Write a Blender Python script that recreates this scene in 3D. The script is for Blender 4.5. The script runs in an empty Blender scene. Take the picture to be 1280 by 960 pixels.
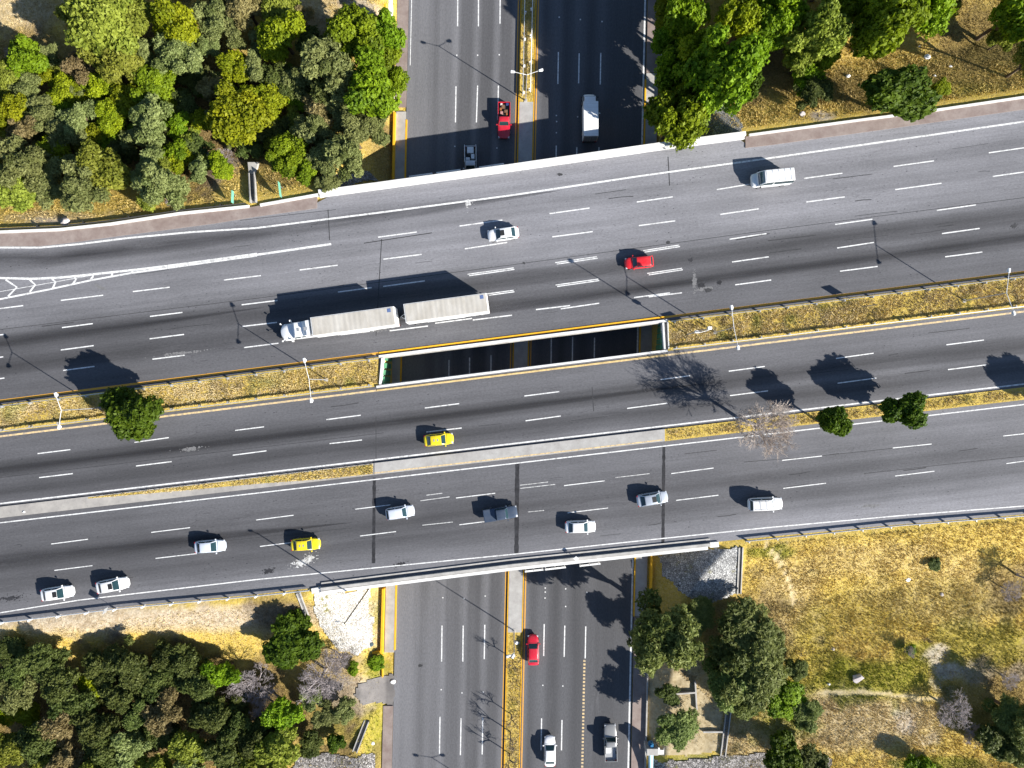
import bpy, bmesh, math, random
import numpy as np
from mathutils import Vector, Matrix
random.seed(7)
RNG = np.random.default_rng(11)
C = bpy.context.scene.collection
R = math.radians
CAM_H = 97.0
FOC = 805.0
ZD = 6.0            # level of the elevated highway

# ------------------------------------------------------------------ places
def P(px, py, z=0.0):
    s = (CAM_H - z) / FOC
    return Vector(((px - 640) * s, (480 - py) * s, z))

def interp_line(pts, z):
    w = [P(a, b, z) for a, b in pts]
    return np.array([p.x for p in w]), np.array([p.y for p in w])

N_EDGE = [(-900, 262), (-200, 289), (0, 291), (75, 288), (140, 281), (225, 268), (312, 259), (398, 244), (640, 212),
          (930, 171), (1065, 153), (1165, 140), (1280, 123), (1500, 92), (2200, -5)]
S_EDGE = [(-900, 850), (-200, 798), (0, 781), (22, 778), (160, 761), (320, 746), (390, 738), (640, 708), (890, 681),
          (960, 674), (1120, 659), (1280, 646), (1500, 624), (2200, 560)]
NX, NY = interp_line(N_EDGE, ZD)
SX, SY = interp_line(S_EDGE, ZD)
KX = 0.022          # the lower road runs a little off the picture's vertical
U_W, U_E = -18.35, 21.3

def vnoise(x, y, sc, seed):
    """cheap smooth value noise (numpy arrays)"""
    x = np.asarray(x, float) / sc; y = np.asarray(y, float) / sc
    xi = np.floor(x); yi = np.floor(y); fx = x - xi; fy = y - yi
    fx = fx * fx * (3 - 2 * fx); fy = fy * fy * (3 - 2 * fy)
    def hsh(a, b):
        v = np.sin(a * 127.1 + b * 311.7 + seed * 74.7) * 43758.5453
        return v - np.floor(v)
    a = hsh(xi, yi); b = hsh(xi + 1, yi); c = hsh(xi, yi + 1); d = hsh(xi + 1, yi + 1)
    return (a * (1 - fx) + b * fx) * (1 - fy) + (c * (1 - fx) + d * fx) * fy

def hfun(x, y):
    x = np.asarray(x, float); y = np.asarray(y, float)
    yn = np.interp(x, NX, NY); ys = np.interp(x, SX, SY)
    e = np.maximum(np.maximum(y - yn, ys - y), 0.0)
    u = x - KX * y
    d = np.maximum(np.maximum(U_W - u, u - U_E), 0.0)
    nz = vnoise(x, y, 9, 1) * 0.9 + vnoise(x, y, 3.1, 2) * 0.28 + vnoise(x, y, 1.1, 3) * 0.1
    base = 1.3 + nz
    emb = ZD - 0.14 - np.maximum(e - 0.9, 0) * 0.42 + np.where(e > 1.2, (nz - .6) * 0.3, 0)
    h = np.maximum(emb, base)
    side = 0.05 + np.maximum(d - 0.15, 0) * 0.62
    h = np.where(e > 0, np.minimum(h, side), h)
    h = np.where(d <= 0.0, -0.12, h)
    h = np.where((e <= 0) & (d > 0), ZD - 0.25, h)
    return h

def h1(x, y): return float(hfun(x, y))

def G(px, py, up=0.0):
    """point of the ground (plus `up` metres) seen at a pixel of the photograph"""
    z = 2.0
    for _ in range(14):
        p = P(px, py, z + up)
        z = 0.5 * z + 0.5 * h1(p.x, p.y)
    p = P(px, py, z + up)
    return Vector((p.x, p.y, h1(p.x, p.y)))

# ------------------------------------------------------------------ object helpers
def tag(o, label=None, cat=None, group=None, kind=None):
    if label: o['label'] = label
    if cat: o['category'] = cat
    if group: o['group'] = group
    if kind: o['kind'] = kind
    return o

def empty(name, loc=(0, 0, 0), rz=0.0, label=None, cat=None, group=None):
    o = bpy.data.objects.new(name, None); C.objects.link(o)
    o.location = loc; o.rotation_euler = (0, 0, rz); o.empty_display_size = 0.3
    return tag(o, label, cat, group)

def link_mesh(name, me, parent=None, loc=None, rz=0.0):
    o = bpy.data.objects.new(name, me); C.objects.link(o)
    if parent: o.parent = parent
    if loc is not None: o.location = loc
    if rz: o.rotation_euler = (0, 0, rz)
    return o

def copy_tree(o, parent=None):
    c = o.copy(); C.objects.link(c)
    if parent: c.parent = parent
    for ch in list(o.children): copy_tree(ch, c)
    return c

class MB:
    """collects shapes and links them as ONE mesh object"""
    def __init__(s): s.v = []; s.f = []; s.uv = {}; s.m = []; s.mi = 0
    def add(s, verts, faces):
        b = len(s.v); s.v += [tuple(v) for v in verts]
        for f in faces: s.f.append(tuple(i + b for i in f)); s.m.append(s.mi)
        return s
    def box(s, x0, x1, y0, y1, z0, z1):
        v = [(x0, y0, z0), (x1, y0, z0), (x1, y1, z0), (x0, y1, z0), (x0, y0, z1), (x1, y0, z1), (x1, y1, z1), (x0, y1, z1)]
        return s.add(v, [(0, 3, 2, 1), (4, 5, 6, 7), (0, 1, 5, 4), (1, 2, 6, 5), (2, 3, 7, 6), (3, 0, 4, 7)])
    def rbox(s, x0, x1, y0, y1, z0, z1, b=0.04, seg=2):
        bm = bmesh.new(); bmesh.ops.create_cube(bm, size=1)
        for v in bm.verts:
            v.co = Vector(((x0 + x1) / 2 + v.co.x * (x1 - x0), (y0 + y1) / 2 + v.co.y * (y1 - y0), (z0 + z1) / 2 + v.co.z * (z1 - z0)))
        bmesh.ops.bevel(bm, geom=list(bm.edges), offset=b, segments=seg, affect='EDGES', profile=0.6)
        s.bm(bm); return s
    def bm(s, bm):
        bm.verts.index_update()
        s.add([v.co[:] for v in bm.verts], [[v.index for v in f.verts] for f in bm.faces]); bm.free(); return s
    def tube(s, pts, rad, n=8, cap=True):
        pts = [Vector(p) for p in pts]
        rs = rad if isinstance(rad, (list, tuple)) else [rad] * len(pts)
        rings = []
        for i, p in enumerate(pts):
            d = (pts[min(i + 1, len(pts) - 1)] - pts[max(i - 1, 0)]).normalized()
            a = d.orthogonal().normalized() if abs(d.z) > .9 else d.cross(Vector((0, 0, 1))).normalized()
            b = d.cross(a)
            rings.append([p + (a * math.cos(2 * math.pi * k / n) + b * math.sin(2 * math.pi * k / n)) * rs[i] for k in range(n)])
        v = [q for r in rings for q in r]; f = []
        for i in range(len(pts) - 1):
            for k in range(n):
                f.append((i * n + k, i * n + (k + 1) % n, (i + 1) * n + (k + 1) % n, (i + 1) * n + k))
        if cap:
            f.append(tuple(range(n))[::-1]); f.append(tuple((len(pts) - 1) * n + k for k in range(n)))
        return s.add(v, f)
    def cyl(s, c, axis, r, half, n=20):
        c = Vector(c); a = Vector(axis).normalized() * half
        return s.tube([c - a, c + a], r, n)
    def strip(s, left, right):
        n = len(left)
        return s.add(list(left) + list(right), [(i, n + i, n + i + 1, i + 1) for i in range(n - 1)])
    def mesh(s, name, mats, smooth=False, uvf=None):
        me = bpy.data.meshes.new(name)
        me.from_pydata([tuple(v) for v in s.v], [], s.f)
        for m in (mats if isinstance(mats, (list, tuple)) else [mats]): me.materials.append(m)
        if any(s.m): me.polygons.foreach_set('material_index', s.m)
        bm = bmesh.new(); bm.from_mesh(me)
        bmesh.ops.remove_doubles(bm, verts=bm.verts, dist=1e-5)
        bmesh.ops.recalc_face_normals(bm, faces=bm.faces)
        bm.to_mesh(me); bm.free()
        if uvf:
            uv = me.uv_layers.new(name='UVMap')
            co = np.zeros(len(me.vertices) * 3); me.vertices.foreach_get('co', co); co = co.reshape(-1, 3)
            li = np.zeros(len(me.loops), int); me.loops.foreach_get('vertex_index', li)
            uu, vv = uvf(co[:, 0], co[:, 1])
            uv.data.foreach_set('uv', np.stack([uu[li], vv[li]], 1).ravel())
        if smooth:
            me.polygons.foreach_set('use_smooth', [True] * len(me.polygons))
            try: me.set_sharp_from_angle(angle=R(smooth if smooth is not True else 40))
            except Exception: pass
        me.update(); return me
    def build(s, name, mats, parent=None, smooth=False, loc=None, rz=0.0, uvf=None):
        return link_mesh(name, s.mesh(name, mats, smooth, uvf), parent, loc, rz)

def sheet_up(mb, name, mats, uvf=None, parent=None):
    o = mb.build(name, mats, parent, uvf=uvf)
    me = o.data
    bm = bmesh.new(); bm.from_mesh(me)
    for f in bm.faces:
        f.normal_update()
        if f.normal.z < 0: f.normal_flip()
    bm.to_mesh(me); bm.free()
    return o

# ------------------------------------------------------------------ node materials
class NT:
    def __init__(s, name):
        s.m = bpy.data.materials.new(name); s.m.use_nodes = True
        s.t = s.m.node_tree; s.t.nodes.clear()
        s.out = s.t.nodes.new('ShaderNodeOutputMaterial')
        s.b = s.t.nodes.new('ShaderNodeBsdfPrincipled')
        s.t.links.new(s.b.outputs[0], s.out.inputs[0])
    def n(s, t, **k):
        nd = s.t.nodes.new('ShaderNode' + t)
        for a, b in k.items(): setattr(nd, a, b)
        return nd
    def l(s, a, b): s.t.links.new(a, b)
    def val(s, sock, v):
        if hasattr(v, 'is_linked') or hasattr(v, 'links'): s.l(v, sock)
        else: sock.default_value = v
    def coord(s, kind='Object'): return s.n('TexCoord').outputs[kind]
    def mapping(s, co, scale=(1, 1, 1), loc=(0, 0, 0), rot=(0, 0, 0)):
        m = s.n('Mapping'); s.l(co, m.inputs[0]); m.inputs['Scale'].default_value = scale
        m.inputs['Location'].default_value = loc; m.inputs['Rotation'].default_value = rot; return m.outputs[0]
    def noise(s, co, scale, detail=3, rough=.55, dist=0.0):
        t = s.n('TexNoise'); s.l(co, t.inputs['Vector']); t.inputs['Scale'].default_value = scale
        t.inputs['Detail'].default_value = detail; t.inputs['Roughness'].default_value = rough
        t.inputs['Distortion'].default_value = dist; return t.outputs['Fac']
    def voronoi(s, co, scale, feature='F1', out='Distance', rnd=1.0):
        t = s.n('TexVoronoi', feature=feature); s.l(co, t.inputs['Vector']); t.inputs['Scale'].default_value = scale
        t.inputs['Randomness'].default_value = rnd; return t.outputs[out]
    def ramp(s, f, stops, interp='LINEAR'):
        r = s.n('ValToRGB'); r.color_ramp.interpolation = interp; e = r.color_ramp.elements
        while len(e) < len(stops): e.new(0.5)
        for i, (p, c) in enumerate(stops):
            e[i].position = p
            if not isinstance(c, (tuple, list)): c = (c, c, c)
            e[i].color = (c[0], c[1], c[2], 1)
        s.val(r.inputs[0], f); return r.outputs[0]
    def mix(s, f, a, b, mode='MIX'):
        m = s.n('MixRGB', blend_type=mode)
        for i, v in enumerate((f, a, b)):
            if isinstance(v, tuple): v = (v[0], v[1], v[2], 1)
            s.val(m.inputs[i], v)
        return m.outputs[0]
    def math(s, op, a, b=0.0, clamp=False):
        m = s.n('Math', operation=op, use_clamp=clamp); s.val(m.inputs[0], a); s.val(m.inputs[1], b); return m.outputs[0]
    def attr(s, name, out='Fac'):
        a = s.n('Attribute', attribute_name=name); return a.outputs[out]
    def bump(s, h, st=.5, dist=.1):
        b = s.n('Bump'); b.inputs['Strength'].default_value = st; b.inputs['Distance'].default_value = dist
        s.l(h, b.inputs['Height']); s.l(b.outputs[0], s.b.inputs['Normal'])
    def set(s, color=None, rough=None, metal=None, spec=None, coat=None):
        if color is not None:
            if isinstance(color, tuple): color = (color[0], color[1], color[2], 1)
            s.val(s.b.inputs['Base Color'], color)
        if rough is not None: s.val(s.b.inputs['Roughness'], rough)
        if metal is not None: s.b.inputs['Metallic'].default_value = metal
        if spec is not None: s.b.inputs['Specular IOR Level'].default_value = spec
        if coat is not None:
            s.b.inputs['Coat Weight'].default_value = coat; s.b.inputs['Coat Roughness'].default_value = .04
        return s.m

def m_plain(name, col, rough=.6, metal=0.0, var=.18, sc=2.0, spec=.4, bump=0.0):
    n = NT(name); co = n.coord()
    f = n.noise(co, sc, 5, .65)
    c = n.mix(n.ramp(f, [(.3, 0.0), (.75, 1.0)]), tuple(x * (1 - var) for x in col), tuple(min(1, x * (1 + var)) for x in col))
    if bump: n.bump(n.noise(co, sc * 8, 3), bump, .03)
    return n.set(c, rough, metal, spec)

def m_paint(name, col, rough=.32, metal=0.0):
    n = NT(name); co = n.coord()
    d = n.noise(co, 1.7, 4, .6)
    c = n.mix(n.ramp(d, [(.35, 0.0), (.8, .12)]), col, (.33, .3, .26))
    return n.set(c, rough, metal, .5, .5)

def m_glass(name, col=(.012, .03, .034)):
    n = NT(name); co = n.coord()
    return n.set(n.mix(n.noise(co, 2.5, 2), col, tuple(x * 1.8 for x in col)), .08, 0, .75)

GAIN = 1.32
def asphalt(name, stops, vmax, tint=(.99, .985, 1.055), speck=1.0, patch=.12, along=None, streak=.16, soft=.5):
    """wear bands run along the lanes: UV u = metres along, v = metres across"""
    n = NT(name); uv = n.coord('UV')
    sep = n.n('SeparateXYZ'); n.l(uv, sep.inputs[0])
    u, v = sep.outputs[0], sep.outputs[1]
    wob = n.math('MULTIPLY', n.math('SUBTRACT', n.noise(n.mapping(uv, (.02, .15, 1)), 1.0, 3), .5), 1.6)
    vv = n.math('ADD', v, wob)
    f = n.math('DIVIDE', vv, vmax, True)
    base = n.ramp(f, [(p / vmax, c) for p, c in stops], 'EASE')
    # the bands come and go along the road
    avg = n.ramp(f, [(p / vmax, c) for p, c in [stops[0], stops[len(stops) // 3], stops[-1]]], 'EASE')
    fade = n.ramp(n.noise(n.mapping(uv, (.022, .09, 1), (3.1, 7.7, 0)), 1.0, 3, .5), [(.36, 0.0), (.66, soft)])
    c = n.mix(fade, base, avg)
    st = n.ramp(n.noise(n.mapping(uv, (.02, 1.15, 1)), 1.0, 6, .62), [(.25, 1 - streak), (.75, 1 + streak)])
    c = n.mix(1.0, c, st, 'MULTIPLY')
    big = n.noise(n.mapping(uv, (.06, .22, 1), (11, 3, 0)), 1.0, 6, .66)
    c = n.mix(1.0, c, n.ramp(big, [(.25, 1 - patch * 1.6), (.75, 1 + patch * 1.6)]), 'MULTIPLY')
    if along:
        fu = n.math('DIVIDE', n.math('ADD', u, 90.0), 180.0, True)
        c = n.mix(1.0, c, n.ramp(fu, [((p + 90) / 180, q) for p, q in along]), 'MULTIPLY')
    fine = n.noise(n.mapping(uv, (2.6, 5.0, 1)), 1.0, 5, .8)
    c = n.mix(1.0, c, n.ramp(fine, [(.25, .70), (.75, 1.30)]), 'MULTIPLY')
    # oil and tar spots
    sp = n.voronoi(n.mapping(uv, (.75, 1.7, 1)), 1.0)
    spm = n.math('MULTIPLY', n.ramp(sp, [(.06, 1.0), (.11, 0.0)]), n.ramp(n.noise(n.mapping(uv, (.06, .2, 1)), 1, 3), [(.42, 0.0), (.6, .9 * speck)]))
    c = n.mix(spm, c, (.014, .014, .017))
    sp2 = n.voronoi(n.mapping(uv, (1.9, 3.3, 1), (5, 5, 0)), 1.0)
    spm2 = n.math('MULTIPLY', n.ramp(sp2, [(.09, 1.0), (.13, 0.0)]), n.ramp(n.noise(n.mapping(uv, (.04, .3, 1), (2, 9, 0)), 1, 3), [(.5, 0.0), (.62, .7 * speck)]))
    c = n.mix(spm2, c, (.016, .016, .019))
    # a few wandering cracks along the joints
    cr = n.noise(n.mapping(uv, (.05, .42, 1), (17, 4, 0)), 1.0, 4, .6, .4)
    crd = n.math('ABSOLUTE', n.math('SUBTRACT', cr, .5))
    crm = n.math('MULTIPLY', n.ramp(crd, [(0.0, .5), (.0035, 0.0)]), n.ramp(n.noise(n.mapping(uv, (.05, .15, 1), (1, 2, 0)), 1, 3), [(.5, 0.0), (.6, speck)]))
    c = n.mix(crm, c, (.018, .018, .02))
    # pale dust scuffs
    du = n.noise(n.mapping(uv, (.09, .75, 1)), 1.0, 7, .74)
    c = n.mix(n.ramp(du, [(.60, 0.0), (.8, .32)]), c, (.2, .195, .195))
    c = n.mix(1.0, c, tuple(q * GAIN for q in tint), 'MULTIPLY')
    n.bump(n.noise(n.mapping(uv, (3, 3, 1)), 6.0, 3), .3, .02)
    return n.set(c, .85, 0, .2)

M = {}
M['white_line'] = None
def m_line(name, col, wear=.55, thr=.5):
    n = NT(name); co = n.coord()
    w = n.noise(co, 2.4, 7, .8)
    c = n.mix(n.ramp(w, [(thr, 0.0), (thr + .16, wear)]), col, (.22, .215, .21))
    return n.set(c, .7, 0, .3)
M['white_line'] = m_line('road_paint_white', (.72, .72, .71), .72, .47)
M['white_worn'] = m_line('road_paint_white_worn', (.62, .62, .61), .85, .42)
M['yellow_line'] = m_line('road_paint_yellow', (.66, .33, .035), .5, .5)
M['pale_yellow'] = m_line('road_paint_pale_yellow', (.72, .52, .25), .7, .42)
M['conc'] = m_plain('concrete', (.40, .385, .36), .85, 0, .25, .8, .2, .2)
def m_wash():
    n = NT('whitewashed_concrete'); co = n.coord()
    c = n.mix(n.ramp(n.noise(co, .7, 7, .72), [(.38, 0.0), (.72, .8)]), (.74, .735, .715), (.50, .48, .45))
    c = n.mix(n.ramp(n.noise(n.mapping(co, (1, 1, .15)), 3.0, 5, .75), [(.55, 0.0), (.75, .55)]), c, (.30, .28, .25))
    return n.set(c, .85, 0, .15)
M['conc_white'] = m_wash()
M['conc_dark'] = m_plain('concrete_dark', (.18, .175, .17), .9, 0, .3, .7, .2, .2)
M['steel'] = m_plain('galvanised_steel', (.50, .51, .53), .45, .55, .18, 3, .5)
M['white_metal'] = m_plain('white_metal', (.78, .78, .77), .4, 0, .08, 3, .4)
M['dark_metal'] = m_plain('dark_metal', (.06, .058, .055), .5, .3, .25, 3, .4)
M['grey_metal'] = m_plain('grey_metal', (.34, .35, .36), .5, .3, .15, 3, .4)
M['yellow_wall'] = m_plain('yellow_paint', (.74, .40, .02), .7, 0, .14, 2, .3)
M['green_sign'] = m_plain('green_sheet', (.16, .46, .33), .45, 0, .1, 3, .4)
M['lamp_lens'] = m_plain('lamp_lens', (.75, .76, .78), .3, 0, .05, 3, .5)
M['rubber'] = m_plain('rubber', (.018, .018, .018), .85, 0, .2, 6, .2)
M['rim'] = m_plain('alloy', (.45, .45, .46), .35, .8, .1, 6, .5)
M['glass'] = m_glass('tinted_glass')
M['glass_blue'] = m_glass('blue_glass', (.012, .05, .09))
M['headlight'] = m_plain('headlight_lens', (.7, .72, .75), .12, .3, .05, 6, .7)
M['taillight'] = m_plain('taillight_lens', (.35, .012, .012), .2, 0, .1, 6, .6)
M['black_trim'] = m_plain('black_trim', (.02, .02, .021), .6, 0, .2, 4, .4)
M['wood'] = m_plain('bark', (.13, .095, .065), .9, 0, .35, 3, .2, .5)
M['bark_pale'] = m_plain('bark_pale', (.42, .36, .31), .9, 0, .25, 3, .2, .4)
M['bark_grey'] = m_plain('bark_grey', (.30, .27, .26), .9, 0, .3, 2, .2, .4)

def m_stone(name, c0, c1, joint, sc=2.6, green=.0):
    n = NT(name); co = n.coord()
    d = n.voronoi(co, sc, 'DISTANCE_TO_EDGE'); cid = n.voronoi(co, sc, 'F1', 'Color')
    c = n.mix(n.ramp(cid, [(.15, 0.0), (.85, 1.0)]), c0, c1)
    c = n.mix(n.ramp(d, [(.02, 1.0), (.09, 0.0)]), c, joint)
    w = n.noise(co, .35, 5, .65)
    c = n.mix(n.ramp(w, [(.5, 0.0), (.7, .55)]), c, tuple(x * .5 for x in c0))
    if green: c = n.mix(n.ramp(n.noise(co, .5, 4, .7), [(.60, 0.0), (.68, green)]), c, (.16, .15, .02))
    n.bump(n.ramp(d, [(.0, 0.0), (.12, 1.0)]), .8, .08)
    return n.set(c, .88, 0, .2)
M['stone_white'] = m_stone('white_stone_paving', (.44, .42, .38), (.70, .68, .64), (.27, .25, .22), 3.2, .8)
M['stone_grey'] = m_stone('grey_stone_paving', (.26, .26, .26), (.52, .52, .51), (.07, .07, .07), 3.6, .5)
M['rubble'] = m_stone('rubble_stone', (.13, .12, .115), (.50, .47, .45), (.03, .028, .028), 4.2, .8)
M['rock'] = m_plain('rock', (.52, .47, .45), .9, 0, .3, 1.6, .2, .6)

def m_pave(name, c0, c1, sc=1.4):
    n = NT(name); co = n.coord()
    c = n.mix(n.ramp(n.noise(co, sc * .4, 6, .7), [(.32, 0.0), (.68, 1.0)]), c0, c1)
    c = n.mix(n.ramp(n.noise(co, sc * 2.3, 5, .75), [(.55, 0.0), (.8, .5)]), c, tuple(x * .55 for x in c0))
    n.bump(n.noise(co, 5, 4), .3, .03)
    return n.set(c, .9, 0, .2)
M['pink_walk'] = m_pave('red_pavement', (.205, .155, .138), (.30, .25, .225))
M['grey_walk'] = m_pave('grey_pavement', (.30, .285, .27), (.42, .41, .39))
M['dirt_strip'] = m_pave('dirty_concrete', (.27, .255, .24), (.42, .395, .36), 1.0)
M['apron'] = m_pave('old_asphalt', (.13, .122, .12), (.20, .185, .175))

# ------------------------------------------------------------------ zones of the ground (what grows where)
ZONES = {'green': [], 'bare': [], 'litter': [], 'pale': [], 'path': []}
def zone(kind, px, py, rx, ry=None, a=1.0, rot=0.0):
    p = G(px, py); s = (CAM_H - p.z) / FOC
    ZONES[kind].append((p.x, p.y, rx * s, (ry or rx) * s, a, rot))
# south-east field
zone('green', 1085, 842, 62, 18, .9); zone('green', 1150, 812, 26, 14, .8); zone('green', 1120, 845, 60, 16, .6)
zone('green', 1200, 800, 45, 25, .55); zone('green', 960, 690, 35, 8, .9); zone('green', 1015, 790, 26, 40, .35)
zone('green', 1180, 955, 50, 9, 1.0); zone('green', 985, 885, 25, 22, .9); zone('green', 1240, 905, 40, 24, .7)
zone('green', 1030, 830, 30, 18, .6); zone('green', 980, 840, 20, 30, .6); zone('green', 870, 948, 70, 5, .9)
zone('green', 1130, 760, 120, 40, .16); zone('green', 1090, 850, 90, 26, 1.0); zone('green', 1230, 810, 70, 30, .6); zone('green', 985, 900, 40, 25, .8)
zone('bare', 1174, 815, 14, 14, .9); zone('bare', 1184, 838, 20, 12, .9); zone('bare', 1170, 852, 10, 12, .6); zone('bare', 1222, 842, 22, 12, .7); zone('bare', 1275, 838, 20, 8, .7)
zone('bare', 1133, 905, 12, 14, .7); zone('bare', 1155, 925, 18, 6, .5)
zone('pale', 1060, 900, 110, 38, .9); zone('pale', 950, 925, 70, 30, .8); zone('pale', 860, 880, 60, 60, 1.0)
zone('pale', 1190, 740, 90, 40, .35); zone('pale', 985, 745, 40, 55, .45); zone('pale', 1100, 700, 120, 25, .35)
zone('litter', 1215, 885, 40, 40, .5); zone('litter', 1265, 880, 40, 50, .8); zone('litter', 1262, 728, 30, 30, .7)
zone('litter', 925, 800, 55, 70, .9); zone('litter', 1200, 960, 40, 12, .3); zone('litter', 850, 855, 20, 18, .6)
# south-west
zone('pale', 200, 776, 260, 20, 1.0); zone('bare', 190, 772, 250, 15, .55)
zone('litter', 180, 900, 230, 85, 1.0); zone('litter', 345, 765, 35, 25, .9); zone('litter', 400, 870, 60, 60, .6)  # second oval: cast shadow of the round bright tree, painted in as litter
zone('bare', 435, 865, 35, 25, .9); zone('green', 425, 900, 40, 20, .8); zone('green', 470, 835, 14, 20, 1.0)
zone('green', 450, 905, 20, 20, .7); zone('green', 466, 915, 16, 45, .9); zone('litter', 470, 945, 8, 20, .7); zone('pale', 470, 770, 8, 40, .8); zone('litter', 478, 190, 14, 45, .7); zone('bare', 420, 830, 30, 20, .5); zone('green', 472, 760, 6, 22, .7)
# north-west
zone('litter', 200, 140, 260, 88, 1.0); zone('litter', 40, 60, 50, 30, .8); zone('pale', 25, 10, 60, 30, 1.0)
zone('pale', 385, 20, 28, 40, .9); zone('litter', 395, 40, 18, 18, .6); zone('bare', 455, 15, 25, 14, .9)
zone('bare', 280, 205, 22, 25, .9); zone('litter', 345, 225, 35, 14, .5); zone('pale', 60, 272, 70, 10, .7)
zone('bare', 60, 275, 25, 6, .8); zone('litter', 470, 180, 20, 30, .5)
# north-east
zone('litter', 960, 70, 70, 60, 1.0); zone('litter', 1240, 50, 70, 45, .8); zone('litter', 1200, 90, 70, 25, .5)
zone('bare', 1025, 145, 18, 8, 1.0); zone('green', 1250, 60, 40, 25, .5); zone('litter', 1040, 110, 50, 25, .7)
zone('green', 1190, 110, 50, 14, .3); zone('green', 1250, 470, 10, 10, .1)

for q in range(0, 150, 5): zone('path', 1026 + q, 866 - 3 * math.sin(q / 34) + q * .04, 5, 3.2)
for (qx, qy) in ((957, 682), (964, 690), (970, 698), (976, 706), (981, 715), (985, 724), (988, 733), (990, 742), (992, 751)): zone('path', qx, qy, 3.4, 5.5)
def zval(kind, x, y):
    x = np.asarray(x, float); y = np.asarray(y, float)
    r = np.zeros_like(x)
    wob = 1 + (vnoise(x, y, 2.7, 21) - .5) * 1.2 + (vnoise(x, y, .9, 22) - .5) * .7
    for (cx, cy, rx, ry, a, rot) in ZONES[kind]:
        q = ((x - cx) / rx) ** 2 + ((y - cy) / ry) ** 2
        r = np.maximum(r, a * np.clip(1.5 - q * wob, 0, 1))
    return r

# ------------------------------------------------------------------ ground
def build_ground():
    def axis(a, b, st):
        fine = np.arange(a, b + 1e-6, st)
        out = np.array([3, 8, 16, 30, 60, 130, 300, 700.])
        return np.concatenate([(a - out)[::-1], fine, b + out])
    xs = axis(-96, 96, .5); ys = axis(-76, 76, .5)
    X, Y = np.meshgrid(xs, ys)
    Z = hfun(X, Y)
    nx, ny = len(xs), len(ys)
    co = np.stack([X, Y, Z], -1).reshape(-1, 3)
    i = np.arange(ny - 1)[:, None] * nx + np.arange(nx - 1)[None, :]
    q = np.stack([i, i + 1, i + 1 + nx, i + nx], -1).reshape(-1, 4)
    me = np_mesh('ground', co, q)
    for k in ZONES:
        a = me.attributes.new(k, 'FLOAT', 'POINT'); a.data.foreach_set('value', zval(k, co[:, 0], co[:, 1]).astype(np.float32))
    me.polygons.foreach_set('use_smooth', [True] * len(me.polygons))
    me.materials.append(ground_mat())
    o = link_mesh('ground', me); tag(o, 'dry grass and bare earth on both sides of the highway', None, None, 'structure')
    return o

def np_mesh(name, co, faces):
    me = bpy.data.meshes.new(name)
    co = np.ascontiguousarray(co, np.float32); faces = np.ascontiguousarray(faces, np.int32)
    n, k = faces.shape
    me.vertices.add(len(co)); me.vertices.foreach_set('co', co.ravel())
    me.loops.add(n * k); me.loops.foreach_set('vertex_index', faces.ravel())
    me.polygons.add(n)
    me.polygons.foreach_set('loop_start', np.arange(0, n * k, k, dtype=np.int32))
    me.update(calc_edges=True)
    return me

STRAW0, STRAW1, STRAW2 = (.46, .33, .055), (.60, .435, .09), (.58, .46, .23)
def ground_mat():
    n = NT('dry_ground'); co = n.coord()
    a = n.noise(co, .16, 6, .65); b = n.noise(co, 1.3, 6, .75); f = n.noise(co, 4.5, 4, .75)
    c = n.mix(n.ramp(a, [(.35, 0.0), (.65, 1.0)]), STRAW0, STRAW1)
    c = n.mix(n.ramp(n.noise(co, 2.6, 5, .8), [(.42, 0.0), (.72, .65)]), c, STRAW2)
    c = n.mix(n.math('MULTIPLY', n.attr('pale'), .75), c, n.mix(n.ramp(b, [(.35, 0.0), (.65, 1.0)]), (.36, .26, .13), (.60, .50, .36)))
    c = n.mix(n.math('MULTIPLY', n.attr('green'), n.ramp(b, [(.3, .95), (.75, .35)])), c, n.mix(f, (.10, .125, .006), (.26, .27, .02)))
    c = n.mix(n.math('MULTIPLY', n.attr('bare'), n.ramp(b, [(.25, 1.0), (.7, .55)])), c, n.mix(n.ramp(b, [(.4, 0.0), (.6, 1.0)]), (.36, .29, .25), (.58, .53, .49)))
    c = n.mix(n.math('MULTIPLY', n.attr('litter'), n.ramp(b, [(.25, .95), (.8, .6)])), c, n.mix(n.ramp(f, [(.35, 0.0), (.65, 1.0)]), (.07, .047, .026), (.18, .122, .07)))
    c = n.mix(1.0, c, n.ramp(f, [(.28, .68), (.7, 1.2)]), 'MULTIPLY')
    c = n.mix(n.math('MULTIPLY', n.attr('path'), .8), c, n.mix(n.ramp(b, [(.35, 0.0), (.65, 1.0)]), (.46, .36, .19), (.66, .55, .36)))
    hb = n.math('ADD', n.math('MULTIPLY', f, .5), n.noise(co, 2.0, 5, .75))
    n.bump(hb, .8, .22)
    return n.set(c, .95, 0, .1)
SKY_STRENGTH, SUN_STRENGTH, EXPOSURE = 0.075, 5.0, 1.1
# ------------------------------------------------------------------ roads
def lerp_poly(pts, x):
    xs = [p[0] for p in pts]; ys = [p[1] for p in pts]
    return float(np.interp(x, xs, ys))

def road_between(name, top, bot, z, mat, uvf, xs, label=None):
    """sheet between two pixel lines y(x) of the photograph, on level z"""
    mb = MB()
    L = [P(x, lerp_poly(top, x), z) for x in xs]; B = [P(x, lerp_poly(bot, x), z) for x in xs]
    mb.strip(L, B)
    o = sheet_up(mb, name, mat, uvf)
    return tag(o, label, None, None, 'structure')

def uv_rot(px, py, slope, z, flip=1):
    p0 = P(px, py, z); a = math.atan(slope); ca, sa = math.cos(a), math.sin(a)
    def f(x, y):
        dx = x - p0.x; dy = y - p0.y
        return dx * ca + dy * sa, flip * (-dx * sa + dy * ca)
    return f

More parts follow.
